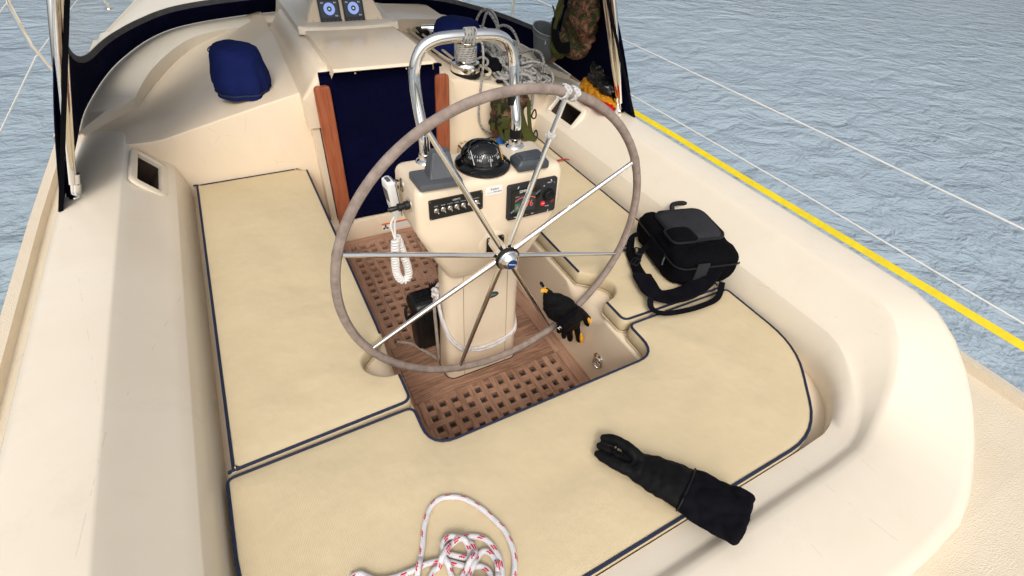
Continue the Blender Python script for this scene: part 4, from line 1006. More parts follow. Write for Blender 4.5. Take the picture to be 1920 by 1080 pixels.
for sx in (1, -1):
    d = (f1 - f0).normalized(); d = V(sx * d.x, d.y, d.z); a = V(sx * (f0.x + .004), f0.y, f0.z - .035)
    bm = bmesh.new(); tube(bm, [a, a + d * .05, a + d * .052, a + d * .085], [.0175, .0175, .0155, .0155], 16); finish(bm, 'socket_sleeve', STEEL, bow)
    bm = bmesh.new(); tube(bm, [a + V(0, 0, .004), a + V(sx * .004, -.006, -.012), V(sx * 1.156, .886, .612)], [.006, .008, .007], 10); lathe(bm, [(.001, -.002), (.016, -.002), (.015, .003), (.008, .006), (.001, .007)], Matrix.Translation((sx * 1.156, .886, .609)), 16); finish(bm, 'deck_hinge', STEEL, bow)
    bm = bmesh.new(); P = [DBs[0].lerp(DTs[0], t) for t in (0, .2, .4, .6, .8, 1)]; P = [V(sx * p.x, p.y - .004, p.z) for p in P]; ribbon(bm, P, .012, .008, (sx * .2, 1, 0)); finish(bm, 'edge_hem', BLACKCLOTH, hood_)
# grey cloth pouch
pc = thing('cloth_pouch', 'grey cloth pouch with open top hanging inside the sprayhood', 'pouch')
c0 = V(1.075, 1.560, .735); axp = V(-.22, -.30, 1).normalized(); Mp = axisM(c0, axp, (.35, -1, 0)); bm = bmesh.new()
prof = [(.040, .026, -.062), (.064, .040, -.050), (.074, .046, 0), (.078, .049, .06), (.082, .053, .105), (.083, .054, .125)]
rings = [[Mp @ V(a * cos(q), b_ * sin(q), h) for q in [2 * pi * j / 32 for j in range(32)]] for a, b_, h in prof]
rings += [[Mp @ V((a - .005) * cos(q), (b_ - .005) * sin(q), h) for q in [2 * pi * j / 32 for j in range(32)]] for a, b_, h in prof[::-1][:-1]]
loft(bm, rings); po = finish(bm, 'pouch_cloth', GREYCLOTH, pc)
for h, a, b_ in ((.125, .0835, .0545), (.092, .0815, .0522)):
    bm = bmesh.new(); tube(bm, [Mp @ V(a * cos(q), b_ * sin(q), h) for q in [2 * pi * j / 32 for j in range(32)]], .0028, 6, closed=True); finish(bm, 'stitched_band', plain('pale_binding', (.24, .26, .27), .8) if h > .1 else GREYCLOTH, po)
bm = bmesh.new(); box(bm, Mp @ V(.040, -.0455, .078), (.006, .003, .022), .001, Mp.to_3x3().to_4x4()); finish(bm, 'cloth_tag', WHITEP, po)
bm = bmesh.new(); ribbon(bm, smoothpath([(1.10, 1.56, .86), (1.12, 1.55, .90), (1.09, 1.54, .96)], 4), .02, .003, (1, 0, 0)); finish(bm, 'hanging_loop', GREYCLOTH, pc)
bm = bmesh.new(); ribbon(bm, smoothpath([(1.085, 1.585, .675), (1.095, 1.55, .668), (1.10, 1.49, .69), (1.11, 1.47, .73)], 5), .035, .003, (-.6, -.3, .6)); finish(bm, 'leather_tab', plain('tan_leather', (.36, .24, .13), .7, var=.2), pc)
for k in range(2):
    bm = bmesh.new(); lathe(bm, [(.001, 0), (.008, 0), (.007, .006), (.003, .012), (.001, .013)], axisM((1.060, 1.60 - .022 * k, .665), (-.6, -.2, .7)), 14); finish(bm, 'stud', STEEL, pc)
# hanging camouflage rucksack
rk = thing('camouflage_rucksack', 'camouflage rucksack hanging in the shade inside the sprayhood', 'rucksack', 'camouflage bags')
bm = bmesh.new(); ell(bm, (1.03, 1.19, .94), (.055, .135, .135)); ell(bm, (1.03, 1.22, .85), (.06, .125, .07)); ell(bm, (1.0, 1.13, 1.03), (.05, .12, .12)); ell(bm, (1.0, 1.25, .85), (.045, .085, .055))
remeshed(bm, 'sack', CAMO, rk, .007, 5, .010, 17, 3)
bm = bmesh.new(); ell(bm, (.975, 1.275, .815), (.03, .07, .045)); remeshed(bm, 'front_pocket', OLIVE, rk, .006, 3, .006, 25, 1)
for k, (P, m_) in enumerate(([[(1.0, 1.36, .80), (.975, 1.345, .88), (.965, 1.32, .95), (.97, 1.30, 1.03), (.99, 1.28, 1.10)], OLIVE], [[(.985, 1.33, .79), (.965, 1.31, .87), (.955, 1.29, .94), (.965, 1.26, 1.03)], OLIVE], [[(.97, 1.16, .86), (.955, 1.22, .84), (.955, 1.28, .88), (.965, 1.31, .96)], BLACKCLOTH])):
    bm = bmesh.new(); ribbon(bm, smoothpath(P, 6), .022 if k < 2 else .05, .004, (-1, -.2, .1)); finish(bm, 'strap', m_, rk)
bm = bmesh.new(); tube(bm, smoothpath([(1.0, 1.25, 1.06), (.99, 1.24, 1.13), (.96, 1.22, 1.22), (.93, 1.2, 1.32)], 6), .004, 8); finish(bm, 'hanging_cord', ROPE_TAN, rk)
bm = bmesh.new(); ell(bm, (1.0, 1.17, 1.06), (.04, .05, .05)); remeshed(bm, 'tan_pouch', plain('khaki_cloth', (.20, .15, .09), .9, var=.2), rk, .008, 3, .006, 20, 9)
# camouflage bag on the seat behind the pedestal
cb = thing('camouflage_bag', 'camouflage bag with olive straps standing on the seat behind the guard rail', 'bag', 'camouflage bags')
bm = bmesh.new(); ell(bm, (.655, 1.20, .52), (.105, .055, .125)); ell(bm, (.665, 1.20, .60), (.12, .055, .06)); ell(bm, (.70, 1.195, .445), (.09, .06, .06)); ell(bm, (.60, 1.19, .50), (.05, .05, .09))
remeshed(bm, 'bag_body', CAMO, cb, .007, 5, .010, 18, 6)
bm = bmesh.new(); box(bm, (.60, 1.137, .52), (.07, .03, .07), .01); remeshed(bm, 'side_pocket', OLIVE, cb, .006, 3, .005, 25, 2)
for P, w_, m_ in (([(.66, 1.13, .63), (.70, 1.125, .53), (.735, 1.12, .45), (.765, 1.10, .395)], .045, OLIVE), ([(.74, 1.135, .62), (.75, 1.13, .53), (.77, 1.13, .45), (.80, 1.12, .40)], .022, OLIVE), ([(.575, 1.15, .62), (.57, 1.13, .52), (.60, 1.13, .43)], .02, OLIVE), ([(.63, 1.135, .50), (.63, 1.13, .44), (.635, 1.125, .395)], .045, OLIVE)):
    bm = bmesh.new(); ribbon(bm, smoothpath(P, 6), w_, .004, (0, -1, .15)); finish(bm, 'strap', m_, cb)
for c in ((.775, 1.125, .55), (.80, 1.13, .43), (.565, 1.125, .545)):
    bm = bmesh.new(); tube(bm, [V(*c) + V(.013 * cos(a), .004 * sin(a * 2), .024 * sin(a)) for a in [2 * pi * j / 20 for j in range(20)]], .004, 7, closed=True); finish(bm, 'buckle', BLKM, cb)
bm = bmesh.new(); loft(bm, [[V(.532, 1.13, .515) + V(x, y, z) for x, y in rrect(0, 0, .012, .006, .005, 3)] for z in (-.02, .018)]); finish(bm, 'toggle', OLIVE, cb)
bm = bmesh.new(); tube(bm, [(.535, 1.13, .53), (.54, 1.13, .57), (.56, 1.135, .59)], .003, 6); finish(bm, 'toggle_cord', BLKM, cb)
bm = bmesh.new(); loft(bm, [[V(.612 + x, 1.175 + y, z) for x, y in rrect(0, 0, .024, .02, .012, 4)] for z in (.392, .40, .46, .468)])
tag(finish(bm, 'blue_bottle', BLUEP), 'bright blue plastic bottle beside the camouflage bag on the seat', 'bottle')
# crumpled ochre gloves, red cloth and black bag on the coaming
og = thing('ochre_cloth', 'crumpled ochre yellow waterproof cloth bundled on the coaming by the sprayhood', 'cloth bundle')
bm = bmesh.new(); ell(bm, (1.125, 1.09, .645), (.05, .12, .03), Matrix.Rotation(.15, 4, 'Z')); ell(bm, (1.10, .97, .643), (.045, .085, .03)); ell(bm, (1.13, 1.17, .66), (.025, .05, .028)); ell(bm, (1.07, 1.02, .635), (.02, .09, .018), Matrix.Rotation(.2, 4, 'Z'))
remeshed(bm, 'folded_cloth', OCHRE, og, .0045, 2, .014, 24, 4)
rd = bmesh.new(); ell(rd, (1.055, .905, .636), (.048, .065, .022)); ell(rd, (1.042, 1.02, .626), (.026, .09, .022), Matrix.Rotation(.1, 4, 'Z'))
tag(remeshed(rd, 'red_cloth', REDC, None, .005, 3, .006, 30, 2), 'folded bright red cloth under the ochre bundle on the coaming', 'cloth')
bb = bmesh.new(); ell(bb, (1.15, 1.08, .705), (.045, .11, .055), Matrix.Rotation(.1, 4, 'Z')); ell(bb, (1.13, 1.0, .70), (.05, .07, .04)); ell(bb, (1.13, 1.10, .75), (.03, .06, .04))
tag(remeshed(bb, 'black_bag', plain('glossy_black_vinyl', (.008, .008, .009), .22, var=.2), None, .006, 3, .014, 22, 8), 'shiny crumpled black waterproof bag on top of the ochre bundle', 'bag')

# =================================================================== WINCH, ROPES AND COVERS ON THE PLATFORM
def winch(c, label, rope=True):
    wn = thing('winch', label, 'winch', 'deck winches')
    M = Matrix.Translation(c); bm = bmesh.new()
    lathe(bm, [(.001, -.004), (.078, -.004), (.078, .012), (.070, .016), (.001, .016)], M, 40); finish(bm, 'base_ring', BLKM, wn)
    bm = bmesh.new(); lathe(bm, [(.001, .016), (.072, .016), (.075, .020), (.075, .052), (.070, .060), (.056, .064), (.001, .064)], M, 44); finish(bm, 'skirt', STEEL, wn)
    bm = bmesh.new(); lathe(bm, [(.001, .064), (.054, .064), (.047, .072), (.044, .09), (.046, .135), (.052, .145), (.054, .150), (.001, .150)], M, 40); finish(bm, 'drum', STEELW, wn)
    bm = bmesh.new(); lathe(bm, [(.001, .150), (.058, .150), (.060, .156), (.054, .164), (.054, .170), (.058, .176), (.050, .184), (.020, .188), (.016, .186), (.001, .180)], M, 40); finish(bm, 'self_tailing_jaw', STEEL, wn)
    if rope:
        P = []
        for k in range(0, 24 * 7 + 1):
            a = 2 * pi * k / 24 + 4.2; P.append(M @ V(.0525 * cos(a), .0525 * sin(a), .072 + .0102 * k / 24))
        bm = bmesh.new(); tube(bm, P, .0056, 8); finish(bm, 'rope_turns', ROPE_GREY, wn)
    return wn
WC = V(.487, 1.372, .7035)
winch(WC, 'chrome self-tailing winch wound with grey rope behind the guard rail')
hr = thing('hanging_rope', 'thin grey rope hanging from the chrome winch down the cream bulkhead', 'rope')
bm = bmesh.new(); tube(bm, smoothpath([(.535, 1.345, .86), (.545, 1.31, .865), (.54, 1.277, .82), (.535, 1.270, .72), (.523, 1.269, .62), (.520, 1.268, .53), (.53, 1.266, .475), (.555, 1.262, .435), (.60, 1.26, .408), (.66, 1.255, .402), (.74, 1.25, .402)], 10), .0056, 9); finish(bm, 'rope_strand', ROPE_GREY, hr)
def cover(c, s, label, seed):
    t = thing('winch_cover', label, 'winch cover', 'navy winch covers'); bm = bmesh.new(); rings = []; n = 72
    def rad(a, h):
        k = max(0, 1 - h / .16); ple = sin(a * 9 + 1.3 * sin(a * 2 + seed) + seed) * .5 + .5 * sin(a * 5 + seed * 2)
        return ple * .010 * k + .010 * noise.noise(V(cos(a) * 1.6, sin(a) * 1.6, seed + h * 7)) + .004 * noise.noise(V(cos(a) * 5, sin(a) * 5, seed + h * 16))
    for h, r in ((0, .108), (.008, .112), (.016, .104), (.022, .106), (.045, .116), (.08, .115), (.12, .108), (.155, .102), (.178, .094), (.192, .078), (.199, .055), (.201, .028), (.200, .008)):
        rings.append([V(*c) + V((r + rad(a, h) * min(1, r / .06)) * cos(a) * s, (r + rad(a, h) * min(1, r / .06)) * sin(a), h + .012 * noise.noise(V(cos(a) * r * 9, sin(a) * r * 9, seed + 5))) for a in [2 * pi * q / n for q in range(n)]])
    loft(bm, rings); finish(bm, 'cover_cloth', NAVY2, t, sharp=80)
    bm = bmesh.new(); tube(bm, [V(*c) + V((.107 + rad(a, .018)) * cos(a) * s, (.107 + rad(a, .018)) * sin(a), .018) for a in [2 * pi * q / n for q in range(n)]], .004, 7, closed=True); finish(bm, 'drawstring', PIPE, t)
    bm = bmesh.new(); tube(bm, [V(*c) + V(.093 * cos(a) * s, .093 * sin(a), .1795 + .012 * noise.noise(V(cos(a) * .85, sin(a) * .85, seed + 5))) for a in [2 * pi * q / n for q in range(n)]], .0022, 6, closed=True); finish(bm, 'top_seam', NAVY2, t)
    return t
cover((.585, 1.70, .685), 1.25, 'navy cloth cover over the winch ahead of the grey rope', 2.0)
cover((-.55, 1.45, .692), 1.0, 'navy cloth cover standing on the port platform beside the hatch', 7.0)
bk_ = bmesh.new(); ell(bk_, (.655, 1.50, .705), (.055, .09, .05)); ell(bk_, (.69, 1.46, .70), (.05, .07, .035))  # wrinkled black lump beneath the rope heap, what it is left open
tag(remeshed(bk_, 'black_lump', BLACKCLOTH2, None, .006, 3, .010, 20, 4), 'wrinkled black lump half under the heap of grey rope', 'sack')
# loose grey rope heap
gc = thing('rope_heap', 'tangled heap of grey flecked rope on the platform beside the chrome winch', 'rope')
random.seed(21)
ctrl = []
for k in range(30):
    t = k / 29; cx = .815 + .065 * sin(k * 2.1); cy = 1.90 - .58 * t + random.uniform(-.06, .06); a0 = random.uniform(0, 6.28); ra = random.uniform(.05, .10); rb = random.uniform(.08, .17); d = 1 if k % 3 else -1
    for j in range(7):
        a = a0 + d * 2 * pi * j / 7.5; ctrl.append((cx + ra * cos(a) + random.uniform(-.012, .012), cy + rb * sin(a) + random.uniform(-.015, .015), 0))
P = smoothpath(ctrl, 8); r = .0088
P = [V(p.x, p.y, 0) for p in P]; Q = stack_heights(P, r, 0, 20, 1.3)
def gz(x, y): return (.727 - .118 * (x - .36) / .5 + max(0, y - 1.28) * .035 + max(0, x - .92) * .25)
Q = [V(p.x, p.y, gz(p.x, p.y) + r + min(q.z, .12) * .9 + .06 * abs(noise.noise(p * 8 + V(0, 0, i * .004)))) for i, (p, q) in enumerate(zip(P, Q))]
bm = bmesh.new(); tube(bm, Q, r, 8); finish(bm, 'rope_tangle', ROPE_GREY, gc)
for k, P in enumerate(([(.80, 1.95, .72), (.83, 1.97, .80), (.86, 1.96, .85), (.90, 1.93, .86), (.92, 1.88, .82), (.91, 1.82, .75)], [(.82, 1.90, .73), (.85, 1.92, .79), (.87, 1.92, .845), (.89, 1.90, .84), (.91, 1.85, .79), (.90, 1.78, .73)], [(.88, 1.85, .75), (.92, 1.82, .80), (.95, 1.75, .80), (.95, 1.66, .76), (.93, 1.58, .70)],
                       [(.95, 1.62, .70), (.985, 1.55, .735), (1.0, 1.47, .735), (.985, 1.40, .70), (.97, 1.36, .665)], [(.86, 1.45, .70), (.93, 1.43, .71), (.985, 1.36, .70), (.97, 1.28, .675), (.92, 1.22, .655), (.88, 1.26, .66)], [(.75, 1.31, .70), (.80, 1.265, .70), (.825, 1.255, .66), (.835, 1.252, .60), (.835, 1.25, .52)], [(.64, 1.32, .685), (.66, 1.29, .69), (.70, 1.30, .685), (.74, 1.36, .70), (.72, 1.46, .72), (.70, 1.55, .72)])):
    bm = bmesh.new(); tube(bm, smoothpath(P, 9), .0080, 8); finish(bm, 'rope_bight', ROPE_GREY, gc)
random.seed(5); ctrl = []
for k in range(13):
    cx = .905 + .035 * sin(k * 1.9); cy = 1.30 + .40 * ((k * 7) % 13) / 12; a0 = random.uniform(0, 6.28); ra = random.uniform(.045, .075); rb = random.uniform(.08, .14)
    for j in range(7):
        a = a0 + (1 if k % 2 else -1) * 2 * pi * j / 7.4; ctrl.append((cx + ra * cos(a) + random.uniform(-.01, .01), cy + rb * sin(a) + random.uniform(-.012, .012), 0))
P = [V(p.x, p.y, 0) for p in smoothpath(ctrl, 8)]; r = .0084; Q = stack_heights(P, r, 0, 20, 1.3)
Q = [V(p.x, p.y, max(gz(p.x, p.y), .628) + r + min(q.z, .09) + .05 * abs(noise.noise(p * 7 + V(3, 0, i * .004)))) for i, (p, q) in enumerate(zip(P, Q))]
bm = bmesh.new(); tube(bm, Q, r, 8); finish(bm, 'rope_tangle', ROPE_GREY, gc)
tr_ = thing('tan_rope', 'short tan rope loop lying against the foot of the chrome winch', 'rope')
bm = bmesh.new(); tube(bm, smoothpath([(.555, 1.43, .72), (.60, 1.40, .722), (.617, 1.355, .715), (.60, 1.32, .708), (.575, 1.318, .705)], 9), .0085, 9); finish(bm, 'rope_loop', ROPE_TAN, tr_)
bm = bmesh.new(); tube(bm, smoothpath([(.57, 1.44, .745), (.60, 1.41, .765), (.61, 1.37, .762), (.595, 1.34, .75), (.57, 1.335, .745)], 9), .0062, 9); finish(bm, 'grey_loop', ROPE_GREY, tr_)
# lines led aft under the sprayhood
for k, (P, m_, lb) in enumerate(([[(.43, 2.10, .765), (.455, 1.9, .755), (.47, 1.7, .745), (.463, 1.48, .75), (.452, 1.41, .765)], ROPE_TAN, 'tan control line led aft to the chrome winch'], [[(.475, 2.1, .768), (.50, 1.92, .758), (.535, 1.74, .76)], ROPE_GREY, 'grey control line running under the navy winch cover'], [[(.40, 2.1, .762), (.415, 1.9, .752), (.43, 1.62, .742), (.455, 1.47, .735)], ROPE_TAN, 'outer tan control line lying on the cabin top'])):
    cl = thing('control_line', lb, 'rope', 'lines led aft along the cabin top'); bm = bmesh.new(); tube(bm, smoothpath(P, 10), .0068, 9); finish(bm, 'rope_strand', m_, cl)
clu = thing('rope_clutch', 'chrome rope clutch lever beside the sliding hatch', 'rope clutch')
bm = bmesh.new(); tube(bm, [(.46, 1.93, .785), (.54, 1.90, .79)], .018, 20); finish(bm, 'clutch_barrel', STEEL, clu)
bm = bmesh.new(); box(bm, (.50, 1.95, .755), (.11, .10, .04), .006); finish(bm, 'clutch_body', BLKM, clu)
bm = bmesh.new(); box(bm, (.50, 1.86, .785), (.05, .09, .012), .004); finish(bm, 'clutch_handle', STEEL, clu)
# line trough cover
bm = bmesh.new(); loft(bm, [[V(.29, y, .715), V(.295, y, .800 + (y - 1.9) * .05), V(.38, y, .812), V(.66, y, .80), V(.68, y, .77), V(.685, y, .69)] for y in (2.02, 2.03, 2.4)], caps=True, closed_u=False)
tag(finish(bm, 'line_trough_cover', GEL), 'cream moulded cover over the control lines beside the hatch', 'deck moulding')
# small black cleat on the platform edge
ct = bmesh.new(); box(ct, (.665, 1.312, .668), (.055, .022, .014), .005); box(ct, (.655, 1.312, .678), (.02, .024, .018), .006)
tag(finish(ct, 'jam_cleat', BLKM), 'small black jam cleat on the edge of the winch platform', 'cleat')
# grey lashing on the guard rail
ls = thing('rail_lashing', 'twisted grey cord lashing wrapped on top of the guard rail', 'cord')
bm = bmesh.new()
for k in range(7):
    x0 = -.008 + k * .0042
    P = [V(x0 + .004 * sin(2 * a) * (1 if k % 2 else -1) + .006 * sin(a + 1), .286, 1.192) + V(0, cos(a) * .0185, sin(a) * .0185) for a in [2 * pi * j / 28 for j in range(28)]]; tube(bm, P, .0030, 7, closed=True)
finish(bm, 'cord_turns', ROPE_GREY, ls)
bm = bmesh.new(); tube(bm, smoothpath([(.004, .270, 1.196), (.012, .268, 1.186), (.010, .270, 1.172)], 5), .003, 7); finish(bm, 'cord_end', ROPE_GREY, ls)

# =================================================================== THINGS ON THE SEATS
# black camera bag
bg_ = thing('camera_bag', 'black padded camera bag with shoulder straps on the starboard seat', 'bag')
Mbg = Matrix.Translation((.828, -.012, .392)) @ Matrix.Rotation(radians(-14), 4, 'Z')
bm = bmesh.new(); loft(bm, [[Mbg @ V(x, y, z) for x, y in rrect(0, 0, hx, hy, .045, 6)] for z, hx, hy in ((0, .12, .15), (.004, .135, .165), (.03, .145, .176), (.08, .143, .173), (.112, .136, .165), (.126, .124, .150), (.132, .105, .130))])
bd_ = remeshed(bm, 'padded_body', BLACKCLOTH, bg_, .007, 3, .012, 10, 6)
bm = bmesh.new(); loft(bm, [[Mbg @ V(x, y, z) for x, y in rrect(.005, .03, hx, hy, .04, 5)] for z, hx, hy in ((.120, .105, .100), (.138, .105, .100), (.150, .095, .09), (.154, .08, .075))]); tp = finish(bm, 'top_flap', GREYCLOTH2, bg_)
bm = bmesh.new(); tube(bm, [Mbg @ V(x, y, .139) for x, y in rrect(.005, .03, .107, .102, .041, 8)], .006, 8, closed=True); finish(bm, 'flap_piping', BLKM, tp)
bm = bmesh.new(); loft(bm, [[Mbg @ V(x, y, z) for x, y in rrect(-.075, -.045, hx, hy, .025, 5)] for z, hx, hy in ((.115, .055, .045), (.148, .055, .045), (.162, .045, .036), (.166, .03, .025))]); finish(bm, 'lens_pocket', BLACKCLOTH, bg_)
bm = bmesh.new(); tube(bm, [Mbg @ V(x, y, .149) for x, y in rrect(-.075, -.045, .056, .046, .026, 6)], .005, 8, closed=True); finish(bm, 'pocket_piping', BLKM, bg_)
bm = bmesh.new(); ribbon(bm, smoothpath([Mbg @ V(-.146, -.02, .10), Mbg @ V(-.149, -.02, .06), Mbg @ V(-.148, -.02, .02)], 4), .12, .006, Mbg.to_3x3() @ V(-1, 0, 0)); finish(bm, 'side_panel', BLACKCLOTH2, bg_)
bm = bmesh.new(); ribbon(bm, smoothpath([Mbg @ V(-.04, -.176, .11), Mbg @ V(-.04, -.178, .06), Mbg @ V(-.04, -.176, .02)], 4), .05, .006, Mbg.to_3x3() @ V(0, -1, 0)); finish(bm, 'grey_trim', GREYCLOTH2, bg_)
bm = bmesh.new(); tube(bm, smoothpath([Mbg @ V(.02, .160, .10), Mbg @ V(.02, .188, .13), Mbg @ V(.08, .188, .13), Mbg @ V(.08, .160, .10)], 6), .010, 10); finish(bm, 'carry_handle', BLKM, bg_)
for k in range(2):
    bm = bmesh.new(); ribbon(bm, smoothpath([Mbg @ V(-.14, .12 - .09 * k, .05), Mbg @ V(-.165, .125 - .09 * k, .035), Mbg @ V(-.19, .11 - .09 * k, .012)], 5), .022, .004, (-.3, 0, 1)); finish(bm, 'strap_tab', BLACKCLOTH2, bg_)
bm = bmesh.new(); tube(bm, [Mbg @ V(x, y, .092) for x, y in rrect(0, 0, .146, .176, .046, 8)], .0035, 7, closed=True); finish(bm, 'zip_line', BLKM, bg_)
bm = bmesh.new(); tube(bm, [Mbg @ V(-.150, -.09, .090), Mbg @ V(-.153, -.092, .07), Mbg @ V(-.152, -.093, .055)], .0028, 7); finish(bm, 'zip_pull', GREYP, bg_)
# padded shoulder strap lying on the cushion
CT = .4035
bm = bmesh.new(); P = smoothpath([(.655, .115, CT + .03), (.635, .085, CT + .008), (.610, .03, CT + .006), (.585, -.02, CT + .006), (.570, -.065, CT + .008)], 8)
loft(bm, [[p + V(.026, .006, 0), p + V(.022, .006, .011), p + V(-.022, -.006, .011), p + V(-.026, -.006, 0), p + V(-.022, -.006, -.003), p + V(.022, .006, -.003)] for p in P]); sp1 = finish(bm, 'shoulder_pad', BLACKCLOTH, bg_, sharp=60)
bm = bmesh.new(); P = smoothpath([(.572, -.055, CT + .018), (.560, -.10, CT + .016), (.548, -.150, CT + .016), (.575, -.190, CT + .014), (.66, -.205, CT + .016), (.75, -.195, CT + .03), (.82, -.165, CT + .05)], 9)
ribbon(bm, P, .072, .012, [(.35, .1, 1), (.2, .1, 1)] + [(0.1, .15, 1)] * (len(P) - 2)); finish(bm, 'waist_strap', BLACKCLOTH2, bg_)
bm = bmesh.new(); P = smoothpath([(.545, -.165, CT + .028), (.515, -.178, CT + .022), (.497, -.205, CT + .006), (.512, -.240, CT + .003), (.57, -.262, CT + .004), (.66, -.275, CT + .006), (.76, -.268, CT + .006), (.83, -.22, CT + .02)], 9); ribbon(bm, P, .022, .0025, (0, 0, 1)); finish(bm, 'webbing_loop', BLACKCLOTH2, bg_)
for c, rz in (((.598, .012, CT + .020), .5), ((.648, .055, CT + .026), .9)):
    bk = bmesh.new(); Mk = Matrix.Translation(c) @ Matrix.Rotation(rz, 4, 'Z')
    tube(bk, [Mk @ V(x, y, 0) for x, y in rrect(0, 0, .021, .014, .004, 3)], .003, 7, closed=True); tube(bk, [Mk @ V(-.021, 0, 0), Mk @ V(.021, 0, 0)], .0028, 7); finish(bk, 'buckle', BLKM, bg_)
bm = bmesh.new(); ribbon(bm, smoothpath([(.620, .02, CT + .018), (.655, .045, CT + .03), (.69, .05, CT + .05)], 5), .02, .003, (0, 0, 1)); finish(bm, 'webbing', BLACKCLOTH2, bg_)
bm = bmesh.new(); tube(bm, smoothpath([(.640, .118, CT + .01), (.625, .128, CT + .012), (.612, .108, CT + .012), (.622, .085, CT + .012)], 6), .0045, 8); finish(bm, 'grab_loop', BLKM, bg_)
# red strap
bm = bmesh.new(); ribbon(bm, smoothpath([(.72, .872, .3995), (.78, .875, .4002), (.83, .878, .3985), (.866, .880, .390)], 6), .012, .002, (0, 0, 1))
tag(finish(bm, 'red_strap', plain('red_webbing', (.42, .012, .015), .7)), 'thin red strap lying across the starboard seat cushion', 'strap')

# gloves: built in a local frame (x across the knuckles, y towards the fingertips, z off the back)
def capsule(bm, pts, radii): 
    P = smoothpath(pts, 5); n = len(P) - 1; m_ = len(radii) - 1
    rr = []
    for i in range(len(P)):
        f = i / n * m_; a = min(int(f), m_ - 1); rr.append(radii[a] + (radii[a + 1] - radii[a]) * (f - a))
    tube(bm, P, rr, 12, cap=True); ell(bm, P[0], (rr[0],) * 3, u=10, v=8); ell(bm, P[-1], (rr[-1],) * 3, u=10, v=8)
wg = thing('work_glove', 'black work glove with yellow fingertip patches hung over the wheel rim', 'glove')
gy0 = -.038
def W(x, z, y=0.0): return V(x, gy0 + y, z)
bm = bmesh.new(); rings = []
for (lx, lz), (rx, rz), th, yo in (((.146, .474), (.158, .486), .006, .004), ((.147, .432), (.192, .449), .014, .004), ((.154, .382), (.236, .424), .020, .0), ((.180, .336), (.276, .389), .023, -.006), ((.210, .309), (.302, .353), .024, -.010), ((.228, .277), (.320, .315), .023, -.010), ((.238, .247), (.336, .264), .020, -.004), ((.246, .232), (.340, .230), .014, .0)):
    c = V((lx + rx) / 2, 0, (lz + rz) / 2); h = V((rx - lx) / 2, 0, (rz - lz) / 2)
    rings.append([c + h * cos(a) + V(0, gy0 + yo + th * sin(a), 0) for a in [2 * pi * j / 24 for j in range(24)]])
loft(bm, rings)
for P, rr in (([(.240, .262), (.240, .250), (.243, .236)], [.012, .0115, .010]), ([(.262, .255), (.265, .225), (.271, .194)], [.0135, .0125, .011]), ([(.288, .255), (.296, .215), (.306, .163)], [.014, .013, .0115]), ([(.318, .255), (.333, .200), (.354, .136)], [.0145, .0135, .012]), ([(.285, .335), (.325, .305), (.360, .262), (.388, .212)], [.024, .020, .0165, .0135])):
    capsule(bm, [W(x, z, -.002) for x, z in P], rr)
remeshed(bm, 'glove_shell', LEATHER_BLACK, wg, .0036, 3, .004, 24, 3)
for P in ([(.362, .268), (.378, .240), (.391, .212)], [(.345, .186), (.353, .160), (.359, .136)]):
    bm = bmesh.new(); capsule(bm, [W(x, z, -.0125) for x, z in P], [.006, .0092, .0068]); remeshed(bm, 'fingertip_patch', YEL, wg, .0028, 3)
for P in ([(.253, .232), (.256, .216)], [(.279, .228), (.285, .200)], [(.308, .226), (.320, .190)]):
    bm = bmesh.new(); capsule(bm, [W(x, z, .002) for x, z in (P[0], ((P[0][0] + P[1][0]) / 2, (P[0][1] + P[1][1]) / 2), P[1])], [.0028, .0034, .0026]); finish(bm, 'finger_gusset', YEL, wg)
bm = bmesh.new(); ribbon(bm, smoothpath([W(.214, .326, -.030), W(.240, .342, -.036), W(.266, .356, -.035), W(.284, .362, -.030)], 6), .026, .003, (0, -1, .1)); finish(bm, 'wrist_strap', BLACKCLOTH2, wg)
bm = bmesh.new(); ribbon(bm, smoothpath([W(.155, .475, -.004), W(.140, .487, -.008), W(.126, .492, -.008)], 5), .012, .002, (0, -1, .3)); finish(bm, 'pull_tab', YEL, wg)
bm = bmesh.new(); tube(bm, smoothpath([W(.153, .478), W(.142, .498, -.006), W(.130, .512, -.008)], 5), .0018, 6); finish(bm, 'pull_cord', YEL, wg)
bm = bmesh.new(); capsule(bm, [W(.132, .510, -.008), W(.121, .528, -.010)], [.0048, .0058]); finish(bm, 'cord_toggle', BLKM, wg)
text('M', .018, axisM(W(.222, .287, -.026), (-.5, -.85, .1), (.6, 0, .5)), WHITEPAINT, wg, ext=.0006)
# pair of black gloves lying on the aft cushion
bgv = thing('winter_glove', 'plain black glove lying palm down on the aft cushion at right', 'glove')
O2 = V(.064, -.690, .402); hy = V(-.457, .889, 0).normalized(); hx_ = V(.889, .457, 0).normalized(); hz_ = V(0, 0, 1)
def H3(x, y, z=0): return O2 + hx_ * x + hy * y + hz_ * z
bm = bmesh.new(); loft(bm, [[H3(cx + hx * cos(a), y, cz + hz * sin(a)) for a in [2 * pi * j / 24 for j in range(24)]] for y, cx, hx, hz, cz in
    [(.045, .0, .036, .020, .022), (.02, .002, .044, .025, .027), (-.02, .005, .053, .029, .031), (-.06, .009, .058, .031, .035), (-.09, .010, .058, .030, .037), (-.105, .012, .054, .028, .038)]])
capsule(bm, [H3(.017, .03, .034), H3(.024, .07, .043), H3(.026, .105, .038), H3(.022, .134, .026)], [.020, .0160, .0145, .0115])
capsule(bm, [H3(.0, .03, .022), H3(.004, .075, .016), H3(.006, .112, .013), H3(.004, .134, .012)], [.018, .0135, .0115, .010])
capsule(bm, [H3(-.016, .03, .024), H3(-.024, .06, .026), H3(-.027, .095, .022), H3(-.024, .126, .016)], [.019, .0170, .0150, .0115])
